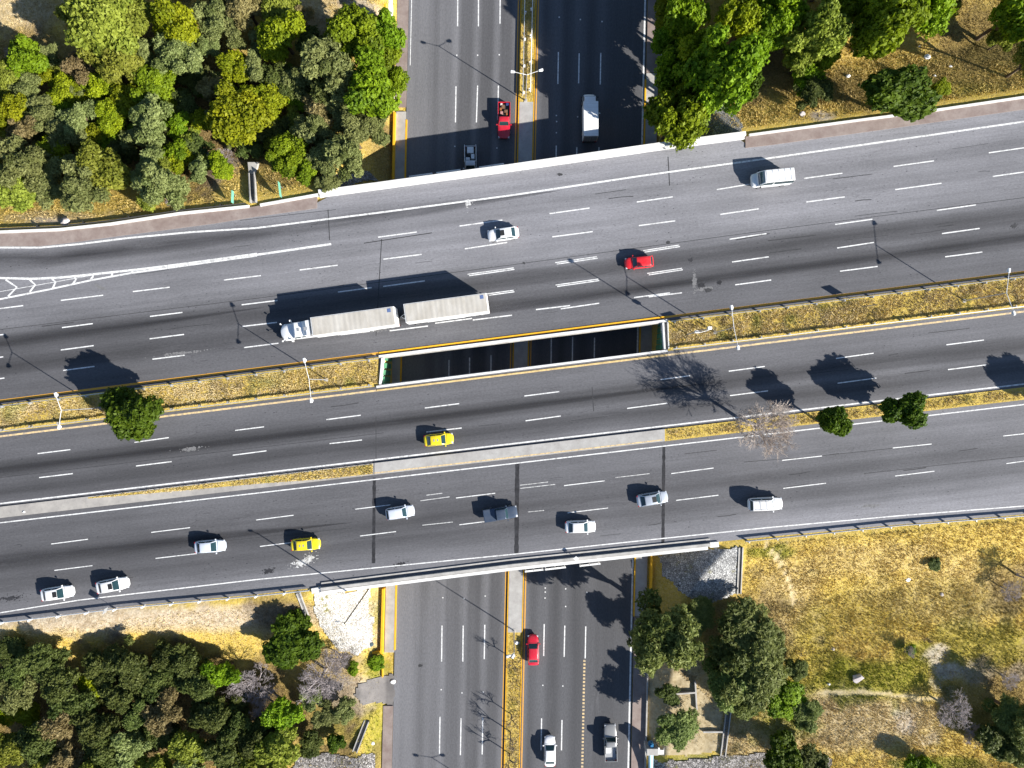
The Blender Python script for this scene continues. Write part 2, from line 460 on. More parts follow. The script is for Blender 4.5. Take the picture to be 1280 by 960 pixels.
XS = list(range(-900, 2201, 20))
ASPH_N = [(-900, 268), (-200, 306), (0, 307), (50, 307), (100, 301), (150, 294), (212, 286), (265, 279), (320, 270), (395, 260), (405, 243),
          (640, 212), (928, 171), (935, 184), (960, 181), (1120, 159), (1280, 136), (1500, 105), (2200, 8)]
A_BOT = [(-900, 501 + .1258 * 900 + 5), (2200, 501 - .1258 * 2200 + 5)]
B_TOP = [(-900, 545.5 + .1219 * 900 - 5), (2200, 545.5 - .1219 * 2200 - 5)]
B_BOT = [(-900, 629.5 + .1168 * 900 + 4), (2200, 629.5 - .1168 * 2200 + 4)]
C_TOP = [(-900, 653.5 + .1155 * 900 - 6), (2200, 653.5 - .1155 * 2200 - 6)]
S_ASPH = [(x, y - 3) for x, y in S_EDGE]

asA = asphalt('asphalt_northern', [(0, .082), (1.4, .088), (3.0, .085), (4.0, .056), (4.8, .042), (5.6, .058), (6.3, .08), (7.2, .054), (7.9, .044), (8.7, .062), (9.5, .115), (11, .15), (13, .168), (14.6, .15), (16.2, .165), (17.4, .13), (18.4, .12), (19.6, .155), (22.5, .175)], 24.0,
              along=[(-90, .80), (-40, .86), (-10, 1.0), (40, 1.02), (85, .95)])
asB = asphalt('asphalt_middle', [(0, .088), (1.6, .095), (3.0, .085), (4.0, .052), (4.7, .039), (5.5, .056), (6.2, .085), (7.1, .056), (7.8, .045), (8.6, .062), (9.6, .09), (11, .1)], 11.0, patch=.1, along=[(-90, .85), (-20, .95), (40, 1.1), (85, 1.2)], soft=.4)
asC = asphalt('asphalt_southern', [(0, .092), (1.8, .09), (3.4, .08), (4.8, .072), (6.2, .05), (7.6, .072), (8.8, .058), (10.4, .085), (11.6, .11), (13, .13)], 13.0, along=[(-90, .78), (-30, .90), (10, 1.0), (35, 1.2), (85, 1.38)], soft=.4)
road_between('highway', ASPH_N, A_BOT, ZD, asA, uv_rot(640, 420, .1258, ZD), XS, 'northern carriageway of the elevated highway')
road_between('highway', B_TOP, B_BOT, ZD, asB, uv_rot(640, 467.5, .1219, ZD, -1), XS, 'middle carriageway of the elevated highway')
road_between('highway', C_TOP, S_ASPH, ZD, asC, uv_rot(640, 580, .1155, ZD, -1), XS, 'southern carriageway of the elevated highway')

# pavements along the north edge (a real step up)
def kerbed(name, top, bot, z0, z1, mat, xs, label):
    mb = MB()
    T = [P(x, lerp_poly(top, x), z1) for x in xs]; B = [P(x, lerp_poly(bot, x), z1) for x in xs]
    mb.strip(T, B)
    mb.strip(B, [Vector((p.x, p.y, z0)) for p in B]); mb.strip(T, [Vector((p.x, p.y, z0)) for p in T])
    for E in ((T[0], B[0]), (T[-1], B[-1])):
        mb.add([E[0], E[1], Vector((E[1].x, E[1].y, z0)), Vector((E[0].x, E[0].y, z0))], [(0, 1, 2, 3)])
    return tag(mb.build(name, mat), label, None, None, 'structure')
WALK_N1 = [(x, y + 1) for x, y in N_EDGE if x <= 398]
ASPH_N1 = [(-900, 268), (-200, 306), (0, 307.5), (50, 307.5), (100, 301.5), (150, 294.5), (212, 286.5), (265, 279.5), (320, 270.5), (396, 260)]
kerbed('sidewalk', N_EDGE, ASPH_N1, 5.7, ZD + .13, M['pink_walk'], list(range(-900, 396, 12)) + [396], 'worn red pavement left of the bridge on the north edge')
ASPH_N2 = [(932, 184.5), (960, 181.5), (1120, 159.5), (1280, 136.5), (1500, 105.5), (2200, 8)]
kerbed('sidewalk', N_EDGE, ASPH_N2, 5.7, ZD + .13, M['pink_walk'], list(range(932, 2200, 12)), 'worn red pavement right of the bridge on the north edge')

def curb_wall(name, pts, w, z0, z1, mat, parent=None, smooth=False):
    """low wall following world points (centre line)"""
    mb = MB(); n = len(pts); L, Rr = [], []
    for i, p in enumerate(pts):
        d = (pts[min(i + 1, n - 1)] - pts[max(i - 1, 0)]); d.z = 0; d.normalize()
        s = Vector((-d.y, d.x, 0)) * w / 2
        L.append(p + s); Rr.append(p - s)
    def at(l, z): return [Vector((p.x, p.y, p.z + z)) for p in l]
    mb.strip(at(L, z1), at(Rr, z1)); mb.strip(at(L, z0), at(L, z1)); mb.strip(at(Rr, z1), at(Rr, z0))
    for k in (0, -1):
        mb.add([at(L, z0)[k], at(L, z1)[k], at(Rr, z1)[k], at(Rr, z0)[k]], [(0, 1, 2, 3)])
    return mb.build(name, mat, parent)

def pxline(pts, z, step=14, off=0.0):
    """resampled world points along a pixel polyline"""
    out = []
    for (x0, y0), (x1, y1) in zip(pts[:-1], pts[1:]):
        n = max(1, int(math.hypot(x1 - x0, y1 - y0) / step))
        for k in range(n): out.append(P(x0 + (x1 - x0) * k / n, y0 + (y1 - y0) * k / n, z))
    out.append(P(pts[-1][0], pts[-1][1], z))
    return out

tag(curb_wall('kerb', pxline([(x, y - .5) for x, y in N_EDGE if -900 <= x <= 312], ZD), .38, -.5, .3, M['conc_white']), 'white kerb behind the red pavement, left of the drain chute', None, None, 'structure')
tag(curb_wall('kerb', pxline([(326, 257), (398, 244)], ZD), .38, -.5, .3, M['conc_white']), 'short white kerb between the drain chute and the bridge', None, None, 'structure')
tag(curb_wall('kerb', pxline([(936, 169.5)] + [(x, y - 1) for x, y in N_EDGE if x >= 1065], ZD), .32, -.5, .28, M['conc_white']), 'white kerb behind the red pavement, right of the bridge', None, None, 'structure')

# median grounds (top sheets with sides)
def slab(name, top, bot, z0, z1, mat, xs, label):
    return kerbed(name, top, bot, z0, z1, mat, xs, label)
GND = bpy.data.materials.get('dry_ground') or ground_mat()
MED_N = [(-900, 501 + .1258 * 900 + 5), (2200, 501 - .1258 * 2200 + 5)]
MED_S = [(-900, 545.5 + .1219 * 900 - 5), (2200, 545.5 - .1219 * 2200 - 5)]
GAP_W, GAP_E = 476.0, 832.0
slab('median_ground', MED_N, MED_S, 5.7, ZD + .05, GND, list(np.linspace(-900, GAP_W - 3, 60)), 'dry grass median left of the opening in the bridge')
slab('median_ground', MED_N, MED_S, 5.7, ZD + .05, GND, list(np.linspace(GAP_E + 3, 2200, 60)), 'dry grass median right of the opening in the bridge')
M2_T = [(x, y) for x, y in B_BOT]; M2_B = [(x, y) for x, y in C_TOP]
slab('median_ground', M2_T, M2_B, 5.7, ZD + .14, M['dirt_strip'], list(np.linspace(-900, 105, 30)), 'bare concrete end of the narrow median')
slab('median_ground', M2_T, M2_B, 5.7, ZD + .12, M['dirt_strip'], list(np.linspace(105, 468, 24)), 'narrow dirty median left of the concrete slab')
TAPER = [(110, 621.8), (240, 606.8), (330, 596.2), (466, 580.3), (466, 592.3), (400, 599), (330, 604), (240, 612), (160, 619), (110, 623.2)]
mb = MB(); tp = [P(x, y, ZD + .126) for x, y in TAPER]; mb.add(tp, [(0, 1, 8, 9), (1, 2, 6, 7), (1, 7, 8), (2, 3, 4, 5), (2, 5, 6)])
tag(sheet_up(mb, 'median_ground', GND), 'tapering dry grass on the narrow dirty median', None, None, 'structure')
slab('median_ground', M2_T, M2_B, 5.7, ZD + .2, M['grey_walk'], list(np.linspace(468, 831, 24)), 'pale concrete slab between the two southern carriageways')
slab('median_ground', M2_T, M2_B, 5.7, ZD + .12, GND, list(np.linspace(831, 2200, 60)), 'narrow grassy median right of the concrete slab')

# lower road
LX = lambda u, Y: u + KX * Y
YS = list(np.arange(-420, 421, 6.0))
def lower_sheet(name, u0, u1, z, mat, y0=-420, y1=420, uvf=None, label=None):
    mb = MB(); ys = list(np.linspace(y0, y1, max(2, int((y1 - y0) / 6))))
    mb.strip([Vector((LX(u0, y), y, z)) for y in ys], [Vector((LX(u1, y), y, z)) for y in ys])
    return tag(sheet_up(mb, name, mat, uvf), label, None, None, 'structure')
def uv_low(u0):
    def f(x, y): return y, (x - KX * y) - u0
    return f
asD = asphalt('asphalt_lower_west', [(0, .125), (2.6, .118), (4.4, .085), (5.4, .105), (6.2, .098), (7.2, .12), (8.0, .075), (9.2, .072), (10.2, .105), (11.2, .062), (12.4, .058), (13.4, .105), (14.4, .062), (15.4, .068), (16.6, .10)], 16.8, (.99, .985, 1.04), .3, .06, streak=.1, soft=.25)
asE = asphalt('asphalt_lower_east', [(0, .10), (1.4, .06), (3.2, .085), (4.8, .052), (6.4, .08), (8, .052), (9.7, .075), (11.5, .058), (13, .06), (16.4, .07)], 16.6, (.98, .985, 1.05), .3, .05, streak=.1, soft=.25)
lower_sheet('lower_road', -16.8, -.05, 0, asD, uvf=uv_low(-16.8), label='west half of the sunken road')
lower_sheet('lower_road', 2.5, 19.1, 0, asE, uvf=uv_low(2.5), label='east half of the sunken road')

def low_slab(name, u0, u1, y0, y1, z0, z1, mat, label, tu0=None):
    mb = MB(); ys = list(np.linspace(y0, y1, max(2, int(abs(y1 - y0) / 5))))
    a = [Vector((LX(u0, y), y, z1)) for y in ys]; b = [Vector((LX(u1, y), y, z1)) for y in ys]
    dn = lambda l: [Vector((p.x, p.y, z0)) for p in l]
    mb.strip(a, b); mb.strip(a, dn(a)); mb.strip(b, dn(b))
    for k in (0, -1): mb.add([a[k], b[k], dn(b)[k], dn(a)[k]], [(0, 1, 2, 3)])
    return tag(mb.build(name, mat), label, None, None, 'structure')
PYW = lambda py: (480 - py) * CAM_H / FOC
low_slab('median_ground', .2, 2.25, PYW(790), PYW(128), -.2, .18, M['grey_walk'], 'concrete median of the sunken road beneath the bridge')
low_slab('median_ground', .2, 2.25, PYW(128) + .01, 420, -.2, .14, GND, 'grass median of the sunken road north of the bridge')
low_slab('median_ground', .2, 2.25, -420, PYW(790) - .01, -.2, .14, GND, 'grass median of the sunken road south of the bridge')
low_slab('sidewalk', -18.3, -16.85, PYW(815), PYW(140), -.2, .16, M['grey_walk'], 'grey pavement on the west side under the bridge')
low_slab('sidewalk', -18.5, -16.85, PYW(134), 420, -.2, .13, M['pink_walk'], 'red pavement on the west side north of the bridge')
low_slab('sidewalk', -18.3, -16.85, -420, PYW(882), -.2, .13, M['pink_walk'], 'red pavement on the west side south of the bridge')
low_slab('sidewalk', 19.2, 20.95, PYW(770), PYW(92), -.2, .16, M['grey_walk'], 'grey pavement on the east side under the bridge')
low_slab('sidewalk', 19.2, 21.2, PYW(91), 420, -.2, .13, M['pink_walk'], 'red pavement on the east side north of the bridge')
low_slab('sidewalk', 19.2, 21.2, -420, PYW(771), -.2, .13, M['pink_walk'], 'red pavement on the east side south of the bridge')
# yellow kerbs of the pavements
def low_kerb(u, y0, y1, w, z1, mat, label):
    pts = [Vector((LX(u, y), y, 0)) for y in np.linspace(y0, y1, 24)]
    return tag(curb_wall('kerb', pts, w, -.2, z1, mat), label, None, None, 'structure')
low_kerb(-16.75, PYW(812), PYW(150), .24, .19, M['yellow_wall'], 'yellow kerb of the western pavement under the bridge')
low_kerb(19.1, PYW(770), PYW(100), .22, .2, M['yellow_wall'], 'yellow kerb of the eastern pavement under the bridge')
for u, lab in ((.1, 'yellow kerb on the west side of the sunken median'), (2.36, 'yellow kerb on the east side of the sunken median')):
    low_kerb(u, -420, 420, .13, .19, M['yellow_wall'], lab)

# ------------------------------------------------------------------ painted markings
def mark(mb, x0, y0, x1, y1, w, z):
    a = P(x0, y0, z); b = P(x1, y1, z); d = (b - a).normalized(); s = Vector((-d.y, d.x, 0)) * w / 2
    mb.add([a + s, b + s, b - s, a - s], [(0, 1, 2, 3)])
def polymark(mb, pts, w, z):
    pts = [P(x, y, z) for x, y in pts]; n = len(pts); L, Q = [], []
    for i, p in enumerate(pts):
        d = (pts[min(i + 1, n - 1)] - pts[max(i - 1, 0)]).normalized(); s = Vector((-d.y, d.x, 0)) * w / 2
        L.append(p + s); Q.append(p - s)
    mb.strip(L, Q)
ZM = ZD + .006
A_D = """76 375.5 129 369;-30 389.5 29 382;166 364.5 212 359;280 350 326 344.5;77.5 409.5 116 404.5;187.5 395.5 228 390.5;302 381 347 375.5;76 437.5 117 432;
187 423.5 230 418;303 408 346 403;79 463 118 458;190.5 449 231 444;305 434.5 348 429;-40 424 5 418;-40 452 4 446;-38 478.5 5.5 472.5;374.5 337.5 422 331.5;
472.5 296.5 521 290;479 324 527 318;422.5 365 464.5 359.5;479 358 531 351;574.5 282.5 628 275;581 311 634 303;426 418.5 467.5 413.5;487 413.5 535 407.5;
544 404 590 398;591 400 640 394;687 267 737 260;690.5 296 741 289.5;796 252.5 841 246;798.5 282 844 276;900 268 948.5 261;912 299 958 292;915 327.5 961 321;
919 356 964 350;670 387 712.5 382;701 386 749 379;792.5 372 837.5 366;811 371 852.5 366;896 237 938 230;1005 223 1053 216.5;1117 208 1167.5 201;1236 191 1285 184;
1119 237 1177 229;1241 220.5 1287 214;1008 252.5 1056 246;1044 280.5 1090.5 274;1171 263 1220 256;1046.5 310 1092.5 303;1177.5 292 1224.5 285.5;1050 339 1097 333;1181.5 321 1228 315"""
A_T = "584.5 343.5 642 335.5;609 368 642 363.5;694 329 746 321.5;804 314 849 307;694.5 357 748 349.5;809 342.5 852.5 336"
B_D = """1045 448 1092 441.5;1183 431 1230 425;1047 479 1095.5 472.5;1185 462 1233 456;825.5 474.5 862.5 469.5;911 464 956 458;47 567 88 562;168 553 211 547;
294 538 330 533.5;49 597 91 592;170 582.5 214.5 577;291 569 333 563.5;408 524.5 451 519;531 510 574 504.5;412 554.5 452.5 550;533 540 577 535;655.5 495 699 489.5;
657 526 701 520;784 510.5 834 504;912.5 494.5 960 488.5"""
C_D = """64 680 110 674;189 665.5 237.5 659.5;68 713 115.5 707;194.5 698 246 692;320 650 367 644;444 636.5 488 631;450 670 495 664.5;325 683 370 677.5;570 622.5 619 616.5;
574 656 622 650;705 607 756 601;839 592 892 585;709.5 641 760 635;845 625.5 898 619;977.5 575.5 1027.5 570;1116 560 1164.5 555;1254 545 1300 540;979 610.5 1032.5 604;
1119 595 1168 589;1258 579.5 1305 573"""
C_F = "525.5 626 562 621;533 619 553 616.5;650 610.5 694 605.5;650 606.5 685 602.5;769 597 812 592;660 640 680 638;528 656.5 566 652.5"
def parse(s): return [tuple(float(q) for q in a.split()) for a in s.replace('\n', '').split(';') if a.strip()]
mb = MB()
for d in parse(A_D): mark(mb, *d, .16, ZM)
for d in parse(B_D): mark(mb, *d, .145, ZM)
for d in parse(C_D): mark(mb, *d, .12, ZM)
for (x0, y0, x1, y1) in parse(A_T):
    mark(mb, x0, y0 - .7, x1, y1 - .7, .13, ZM); mark(mb, x0 + 2, y0 + 1.1, x1 + 1, y1 + 1.2, .13, ZM)
# lanes going on beyond the picture's sides
for k in range(1, 9):
    for yy, sl in ((394, .128), (363.5, .128), (335, .128), (303, .135), (275, .135)):
        for X0, sg in ((1190, 1), (110, -1)):
            x = X0 + sg * 115 * k; y = yy + (640 - x) * sl
            if 1290 < x < 2150 or -850 < x < -60: mark(mb, x, y, x + 46, y - 46 * sl, .16, ZM)
    for yy, sl in ((497, .122), (528, .118), (616, .115), (650, .115)):
        for X0, sg in ((1190, 1), (110, -1)):
            x = X0 + sg * 120 * k; y = yy + (640 - x) * sl
            if 1310 < x < 2150 or -850 < x < -60: mark(mb, x, y, x + 46, y - 46 * sl, .14, ZM)
sheet_up(mb, 'road_marking', M['white_line'])['kind'] = 'structure'
bpy.context.scene.collection.objects[-1]['label'] = 'white lane dashes on the elevated highway'
mb = MB()
for d in parse(C_F): mark(mb, *d, .1, ZM)
o = sheet_up(mb, 'road_marking', M['white_worn']); tag(o, 'faded older lane dashes on the southern carriageway', None, None, 'structure')
mb = MB()
polymark(mb, [(-900, 285), (-200, 307.5), (0, 309.5), (50, 309.5), (100, 305), (160, 297.5), (240, 290), (320, 285), (480, 265), (640, 244), (800, 220), (960, 198), (1120, 175), (1280, 152), (1500, 120), (2200, 20)], .24, ZM)
polymark(mb, [(x, 629.5 - .1168 * x) for x in range(-900, 2201, 100)], .2, ZM)
polymark(mb, [(x, 653.5 - .1155 * x) for x in range(-900, 2201, 100)], .16, ZM)
polymark(mb, [(-900, 830), (-100, 776), (0, 766), (100, 750), (160, 743), (320, 724.5), (370, 719.5), (640, 693), (800, 676), (960, 659.5), (1120, 645), (1280, 632.5), (1500, 612), (2200, 545)], .15, ZM)
polymark(mb, [(320, 318.6), (414, 305)], .3, ZM)
o = sheet_up(mb, 'road_marking', M['white_line']); tag(o, 'white edge lines of the elevated highway', None, None, 'structure')
# ramp nose with its chevrons
mb = MB(); ZG = ZM + .005
polymark(mb, [(-160, 334), (0, 347.5), (40, 348.5), (75, 347), (115, 343), (180, 336), (240, 328.5), (321, 317.3)], .3, ZG)
polymark(mb, [(-160, 408), (0, 374), (60, 362), (115, 350), (165, 341), (210, 335), (270, 326.5), (321, 319.6)], .24, ZG)
mb2 = MB()
for pts in ([(7, 349.5), (21, 359), (10, 370.5)], [(37, 349.5), (44, 356), (37, 365)], [(65, 348.5), (69.5, 352.5), (66, 360)], [(93, 346), (95, 349), (91, 355)], [(116, 343.5), (116, 346), (113, 349.5)],
            [(139, 341), (140.5, 342.5), (139, 345.5)], [(166, 338), (165, 340)], [(189, 335.5), (187, 337.5)], [(214, 332), (211, 334)], [(-30, 347), (-12, 360), (-28, 378)]):
    polymark(mb2, pts, .26, ZG + .004)
polymark(mb2, [(-60, 376), (0, 364.5), (60, 354), (112, 344.5)], .08, ZG + .008)
o = sheet_up(mb, 'road_marking', M['white_line']); tag(o, 'white lines round the nose of the slip road', None, None, 'structure')
o = sheet_up(mb2, 'road_marking', M['white_line']); tag(o, 'white chevrons in the nose of the slip road', None, None, 'structure')
mb = MB()
polymark(mb, [(x, 501 - .1258 * x) for x in range(-900, 2201, 100)], .3, ZM)
o = sheet_up(mb, 'road_marking', M['yellow_line']); tag(o, 'yellow edge line north of the grass median', None, None, 'structure')
mb = MB()
polymark(mb, [(x, 545.5 - .1219 * x) for x in range(-900, 2201, 100)], .26, ZM)
o = sheet_up(mb, 'road_marking', M['pale_yellow']); tag(o, 'pale yellow edge line south of the grass median', None, None, 'structure')
mb = MB()
polymark(mb, [(x, 658 - .1155 * x - 12.5) for x in range(468, 832, 30)], .18, ZD + .206)
o = sheet_up(mb, 'road_marking', M['pale_yellow']); tag(o, 'worn yellow line along the concrete slab', None, None, 'structure')
# sunken road
D_D = "572.3 -20 572 33;598.2 -20 598 33;625.3 -20 625 30;570 108 569.3 153;597 107 595.5 153;623 107 622 150;552.5 782 552 827;579 782 578.5 827;606 781 605.3 824;550 896 549.3 943;576.3 898 575.5 944;603.5 897 602.7 943;561.3 450 561 474;587 447 586.8 471;613.8 444 613.6 468"
E_D = "698 65 697.3 105;724 66.5 723.3 104;751 66 750.3 105.5;695.3 182 694.8 225;721 184 720.7 225;748.7 184 748.3 225;680.3 780 679.6 820;706 782 705.2 821;732.2 783 731.5 823;677 898 676.3 938;702.5 900 701.8 938;689.2 420 688.8 455;715.8 421 715.4 452;743.2 422 742.8 447;700.6 -60 699.6 -16;726.5 -60 725.5 -16"
mb = MB()
for d in parse(D_D) + parse(E_D): mark(mb, *d, .17, .006)
for y in range(-40, 1000, 1):   # small studs between the dashes
    pass
o = sheet_up(mb, 'road_marking', M['white_line']); tag(o, 'white lane dashes on the sunken road', None, None, 'structure')
mb = MB()
mb.strip([Vector((LX(18.66, y), y, .006)) for y in YS], [Vector((LX(18.9, y), y, .006)) for y in YS])
mb.strip([Vector((LX(-16.45, y), y, .006)) for y in YS if y > 42], [Vector((LX(-16.33, y), y, .006)) for y in YS if y > 42])
o = sheet_up(mb, 'road_marking', M['white_line']); tag(o, 'white edge line of the sunken road', None, None, 'structure')
mb = MB()
for u in (-.3, 2.72):
    mb.strip([Vector((LX(u - .08, y), y, .006)) for y in YS], [Vector((LX(u + .08, y), y, .006)) for y in YS])
o = sheet_up(mb, 'road_marking', M['yellow_line']); tag(o, 'yellow edge lines beside the sunken median', None, None, 'structure')
mb = MB()
for k in range(40):
    y = 825 + k * 4.4
    mark(mb, 730.6 - (y - 825) * .021, y, 730.6 - (y + 2.2 - 825) * .021, y + 2.4, .32, .006)
o = sheet_up(mb, 'road_marking', M['pale_yellow']); tag(o, 'dotted yellowish lane line on the sunken road', None, None, 'structure')
mb = MB()
for (x, y) in [(571, 69), (597, 69), (624, 68.5), (568.5, 183), (621, 185), (699, 21.5), (725.5, 24.5), (752.5, 27), (806.5, 24.5), (722, 146), (749.5, 141.5), (695.5, 144.5), (695.8, 152), (695.5, 166), (805.3, 137),
               (553.5, 747), (580, 748), (606.5, 745), (551.5, 862), (577.5, 866), (604, 865), (681.5, 735), (681.5, 740), (681.3, 747.5), (707, 736), (733.5, 740.5), (678.5, 856.5), (703.5, 857.5), (707, 758)]:
    p = P(x, y, 0); mb.box(p.x - .09, p.x + .09, p.y - .09, p.y + .09, 0, .03)
o = mb.build('road_stud', M['white_line']); tag(o, 'small white studs along the lanes of the sunken road', None, None, 'stuff')

# seams, patches and stains on the elevated highway
def irregular(mb, px, py, rx, ry, z, n, seed, ang=0.0):
    r = random.Random(seed); c = P(px, py, z); s = (CAM_H - z) / FOC
    for _ in range(n):
        a = r.uniform(0, 6.283); q = abs(r.gauss(0, .5))
        x = math.cos(a) * q * rx * s; y = math.sin(a) * q * ry * s
        x, y = x * math.cos(ang) - y * math.sin(ang), x * math.sin(ang) + y * math.cos(ang)
        w = r.uniform(.05, .3) * max(.25, 1 - q); k = 7; ph = r.uniform(0, 6)
        zz = z + r.random() * .002
        mb.add([(c.x + x + math.cos(ph + j * 6.283 / k) * w * r.uniform(.6, 1.6), c.y + y + math.sin(ph + j * 6.283 / k) * w * r.uniform(.5, 1.2), zz) for j in range(k)], [tuple(range(k))])
for x, yt, yb, w, lab in ((467.5, 597, 704, .5, 'left'), (646, 578, 692, .62, 'middle'), (829, 558, 680, .45, 'right')):
    mb = MB(); r = random.Random(int(x))
    n = 26; L, Q = [], []
    for k in range(n + 1):
        y = yt + (yb - yt) * k / n; q = P(x + .02 * (y - 640) * -.5, y, ZD + .003)
        ww = w * r.uniform(.75, 1.15) / 2
        L.append(q + Vector((-ww, 0, 0))); Q.append(q + Vector((ww, 0, 0)))
    mb.strip(L, Q)
    m = M.get('joint') or m_plain('tar_joint', (.032, .032, .036), .8, 0, .5, 1.5, .2); M['joint'] = m
    o = sheet_up(mb, 'expansion_joint', m); tag(o, 'dark tarred seam across the southern carriageway, %s of three' % lab, None, None, 'structure')
M['seam'] = m_plain('road_seam', (.05, .05, .053), .85, 0, .4, 1.5, .2)
for x0, y0, x1, y1, w, lab in ((835, 196, 837, 232, .14, 'north edge right'), (410, 262, 412, 300, .12, 'north edge left'), (477, 299, 470, 420, .12, 'northern carriageway'), (740, 484, 742, 514, .12, 'middle carriageway right'), (470, 520, 470, 574, .1, 'middle carriageway left')):
    mb = MB(); mark(mb, x0, y0, x1, y1, w, ZD + .003)
    o = sheet_up(mb, 'expansion_joint', M['seam']); tag(o, 'thin seam across the road, ' + lab, None, None, 'structure')
mb = MB()
for pts in ([(-200, 437), (0, 412), (320, 373), (640, 331), (960, 288), (1280, 247), (1600, 206)], [(300, 275.5), (420, 262)], [(930, 577.5), (1010, 571.5), (1120, 560)], [(1080, 592), (1160, 583), (1300, 568)], [(-100, 700), (120, 693), (330, 671), (440, 660)], [(0, 597), (300, 562), (480, 541)]):
    polymark(mb, pts, .07, ZD + .0045)
o = sheet_up(mb, 'expansion_joint', M['seam']); tag(o, 'thin dark seams running along the lanes of the elevated highway', None, None, 'structure')
mb = MB(); irregular(mb, 585, 254, 7, 9, ZD + .011, 40, 3); irregular(mb, 378, 703, 22, 8, ZD + .011, 160, 4, .25); irregular(mb, 388, 697, 9, 7, ZD + .011, 60, 5)
o = sheet_up(mb, 'paint_stain', M['white_worn']); tag(o, 'white spilled splash marks on the asphalt', None, None, 'structure')
mb = MB(); irregular(mb, 876, 358, 9, 9, ZD + .004, 80, 6); irregular(mb, 899, 353, 5, 4, ZD + .004, 30, 8); irregular(mb, 863, 325, 3, 8, ZD + .004, 22, 9); irregular(mb, 500, 706, 20, 4, ZD + .004, 40, 12, .25); irregular(mb, 335, 714, 18, 5, ZD + .004, 60, 13, .3); irregular(mb, 13, 748, 26, 5, ZD + .004, 90, 14, .1)
o = sheet_up(mb, 'tar_stain', M['joint']); tag(o, 'dark tar patches on the elevated highway', None, None, 'structure')
mb = MB(); r = random.Random(44)
for k in range(46):
    x = r.uniform(0, 1270); lane = r.choice([('n', r.uniform(30, 170)), ('m', r.uniform(12, 72)), ('s', r.uniform(10, 105))])
    y = {'n': 420 - lane[1], 'm': 467.5 + lane[1], 's': 580 + lane[1]}[lane[0]] - .122 * (x - 640); L = r.uniform(8, 55)
    polymark(mb, [(x, y), (x + L * .5, y - L * .061 + r.uniform(-.4, .4)), (x + L, y - L * .125 + r.uniform(-1, 1))], r.uniform(.04, .13), ZD + .0036)
for (x0, y0, x1, y1) in ((1168, 281, 1196, 277), (1172, 284, 1192, 281), (960, 301, 1020, 294), (962, 316, 1002, 311), (920, 300, 962, 292), (52, 408, 92, 403), (455, 304, 540, 291)): polymark(mb, [(x0, y0), (x1, y1)], .12, ZD + .0042)
o = sheet_up(mb, 'skid_mark', M['seam']); tag(o, 'thin dark skid marks on the elevated highway', None, None, 'structure')
M['scuff'] = m_plain('pale_scuff', (.17, .168, .17), .9, 0, .3, 3, .15)
mb = MB(); irregular(mb, 868, 352, 3, 22, ZD + .0046, 90, 31); irregular(mb, 880, 361, 22, 3, ZD + .0046, 90, 32, .12); irregular(mb, 470, 412, 45, 6, ZD + .0046, 90, 33, .12); irregular(mb, 230, 441, 60, 3, ZD + .0046, 60, 34, .12); irregular(mb, 240, 561, 26, 4, ZD + .0046, 60, 35, .12); irregular(mb, 1090, 632, 40, 4, ZD + .0046, 50, 36, .1); irregular(mb, 125, 359, 20, 2, ZD + .0046, 30, 37, -.5)
o = sheet_up(mb, 'dust_stain', M['scuff']); tag(o, 'pale dusty scuffs on the elevated highway', None, None, 'structure')
mb = MB(); irregular(mb, 526, 832, 5, 3, .004, 14, 15); irregular(mb, 885, 363, 14, 4, ZD + .009, 50, 16, .12)
irregular(mb, 1268, 282, 8, 6, ZD + .004, 30, 17); irregular(mb, 835, 303, 4, 2.5, ZD + .004, 20, 18); irregular(mb, 655, 329, 2.5, 2, ZD + .004, 12, 19); irregular(mb, 700, 218, 6, 2, ZD + .004, 12, 20)
o = sheet_up(mb, 'dust_stain', M['seam']); tag(o, 'grey scuffs on the asphalt', None, None, 'structure')

# rubber-darkened wheel track of the slip road, fading out at its edges
def track(pts, w, strength, label):
    L, Q, n = [], [], len(pts); pp = pxline(pts, ZD + .0022, 16)
    us = [0.0]
    for i, p in enumerate(pp):
        d = (pp[min(i + 1, len(pp) - 1)] - pp[max(i - 1, 0)]).normalized(); tp = min(1.0, (i + .4) / 14, (len(pp) - i - .6) / 14); s = Vector((-d.y, d.x, 0)) * w * tp / 2
        L.append(p + s); Q.append(p - s)
        if i: us.append(us[-1] + (pp[i] - pp[i - 1]).length)
    me = bpy.data.meshes.new('tyre_track'); k = len(pp)
    me.from_pydata([tuple(v) for v in L + Q], [], [(i + k, i + 1 + k, i + 1, i) for i in range(k - 1)])
    uv = me.uv_layers.new(name='UVMap')
    for lp in me.loops:
        v = lp.vertex_index; uv.data[lp.index].uv = (us[v % k], 1.0 if v < k else 0.0)
    m = M.get('track')
    if not m:
        q = NT('tyre_track'); uvn = q.coord('UV'); sp = q.n('SeparateXYZ'); q.l(uvn, sp.inputs[0])
        e = q.ramp(sp.outputs[1], [(0.0, 0.0), (.5, 1.0), (1.0, 0.0)], 'EASE')
        nz = q.ramp(q.noise(q.mapping(uvn, (.05, 3.0, 1)), 1.0, 5, .65), [(.3, .35), (.7, 1.0)])
        fu = q.ramp(q.noise(q.mapping(uvn, (.03, .2, 1)), 1.0, 3), [(.3, .5), (.6, 1.0)])
        q.set((.03, .03, .034), .85, 0, .2)
        tr = q.n('BsdfTransparent'); mx = q.n('MixShader')
        q.l(q.math('MULTIPLY', q.math('MULTIPLY', q.math('MULTIPLY', e, nz), fu), .7), mx.inputs[0]); q.l(tr.outputs[0], mx.inputs[1]); q.l(q.b.outputs[0], mx.inputs[2]); q.l(mx.outputs[0], q.out.inputs[0])
        m = M['track'] = q.m
    me.materials.append(m); o = link_mesh('tyre_track', me); tag(o, label, None, None, 'structure')
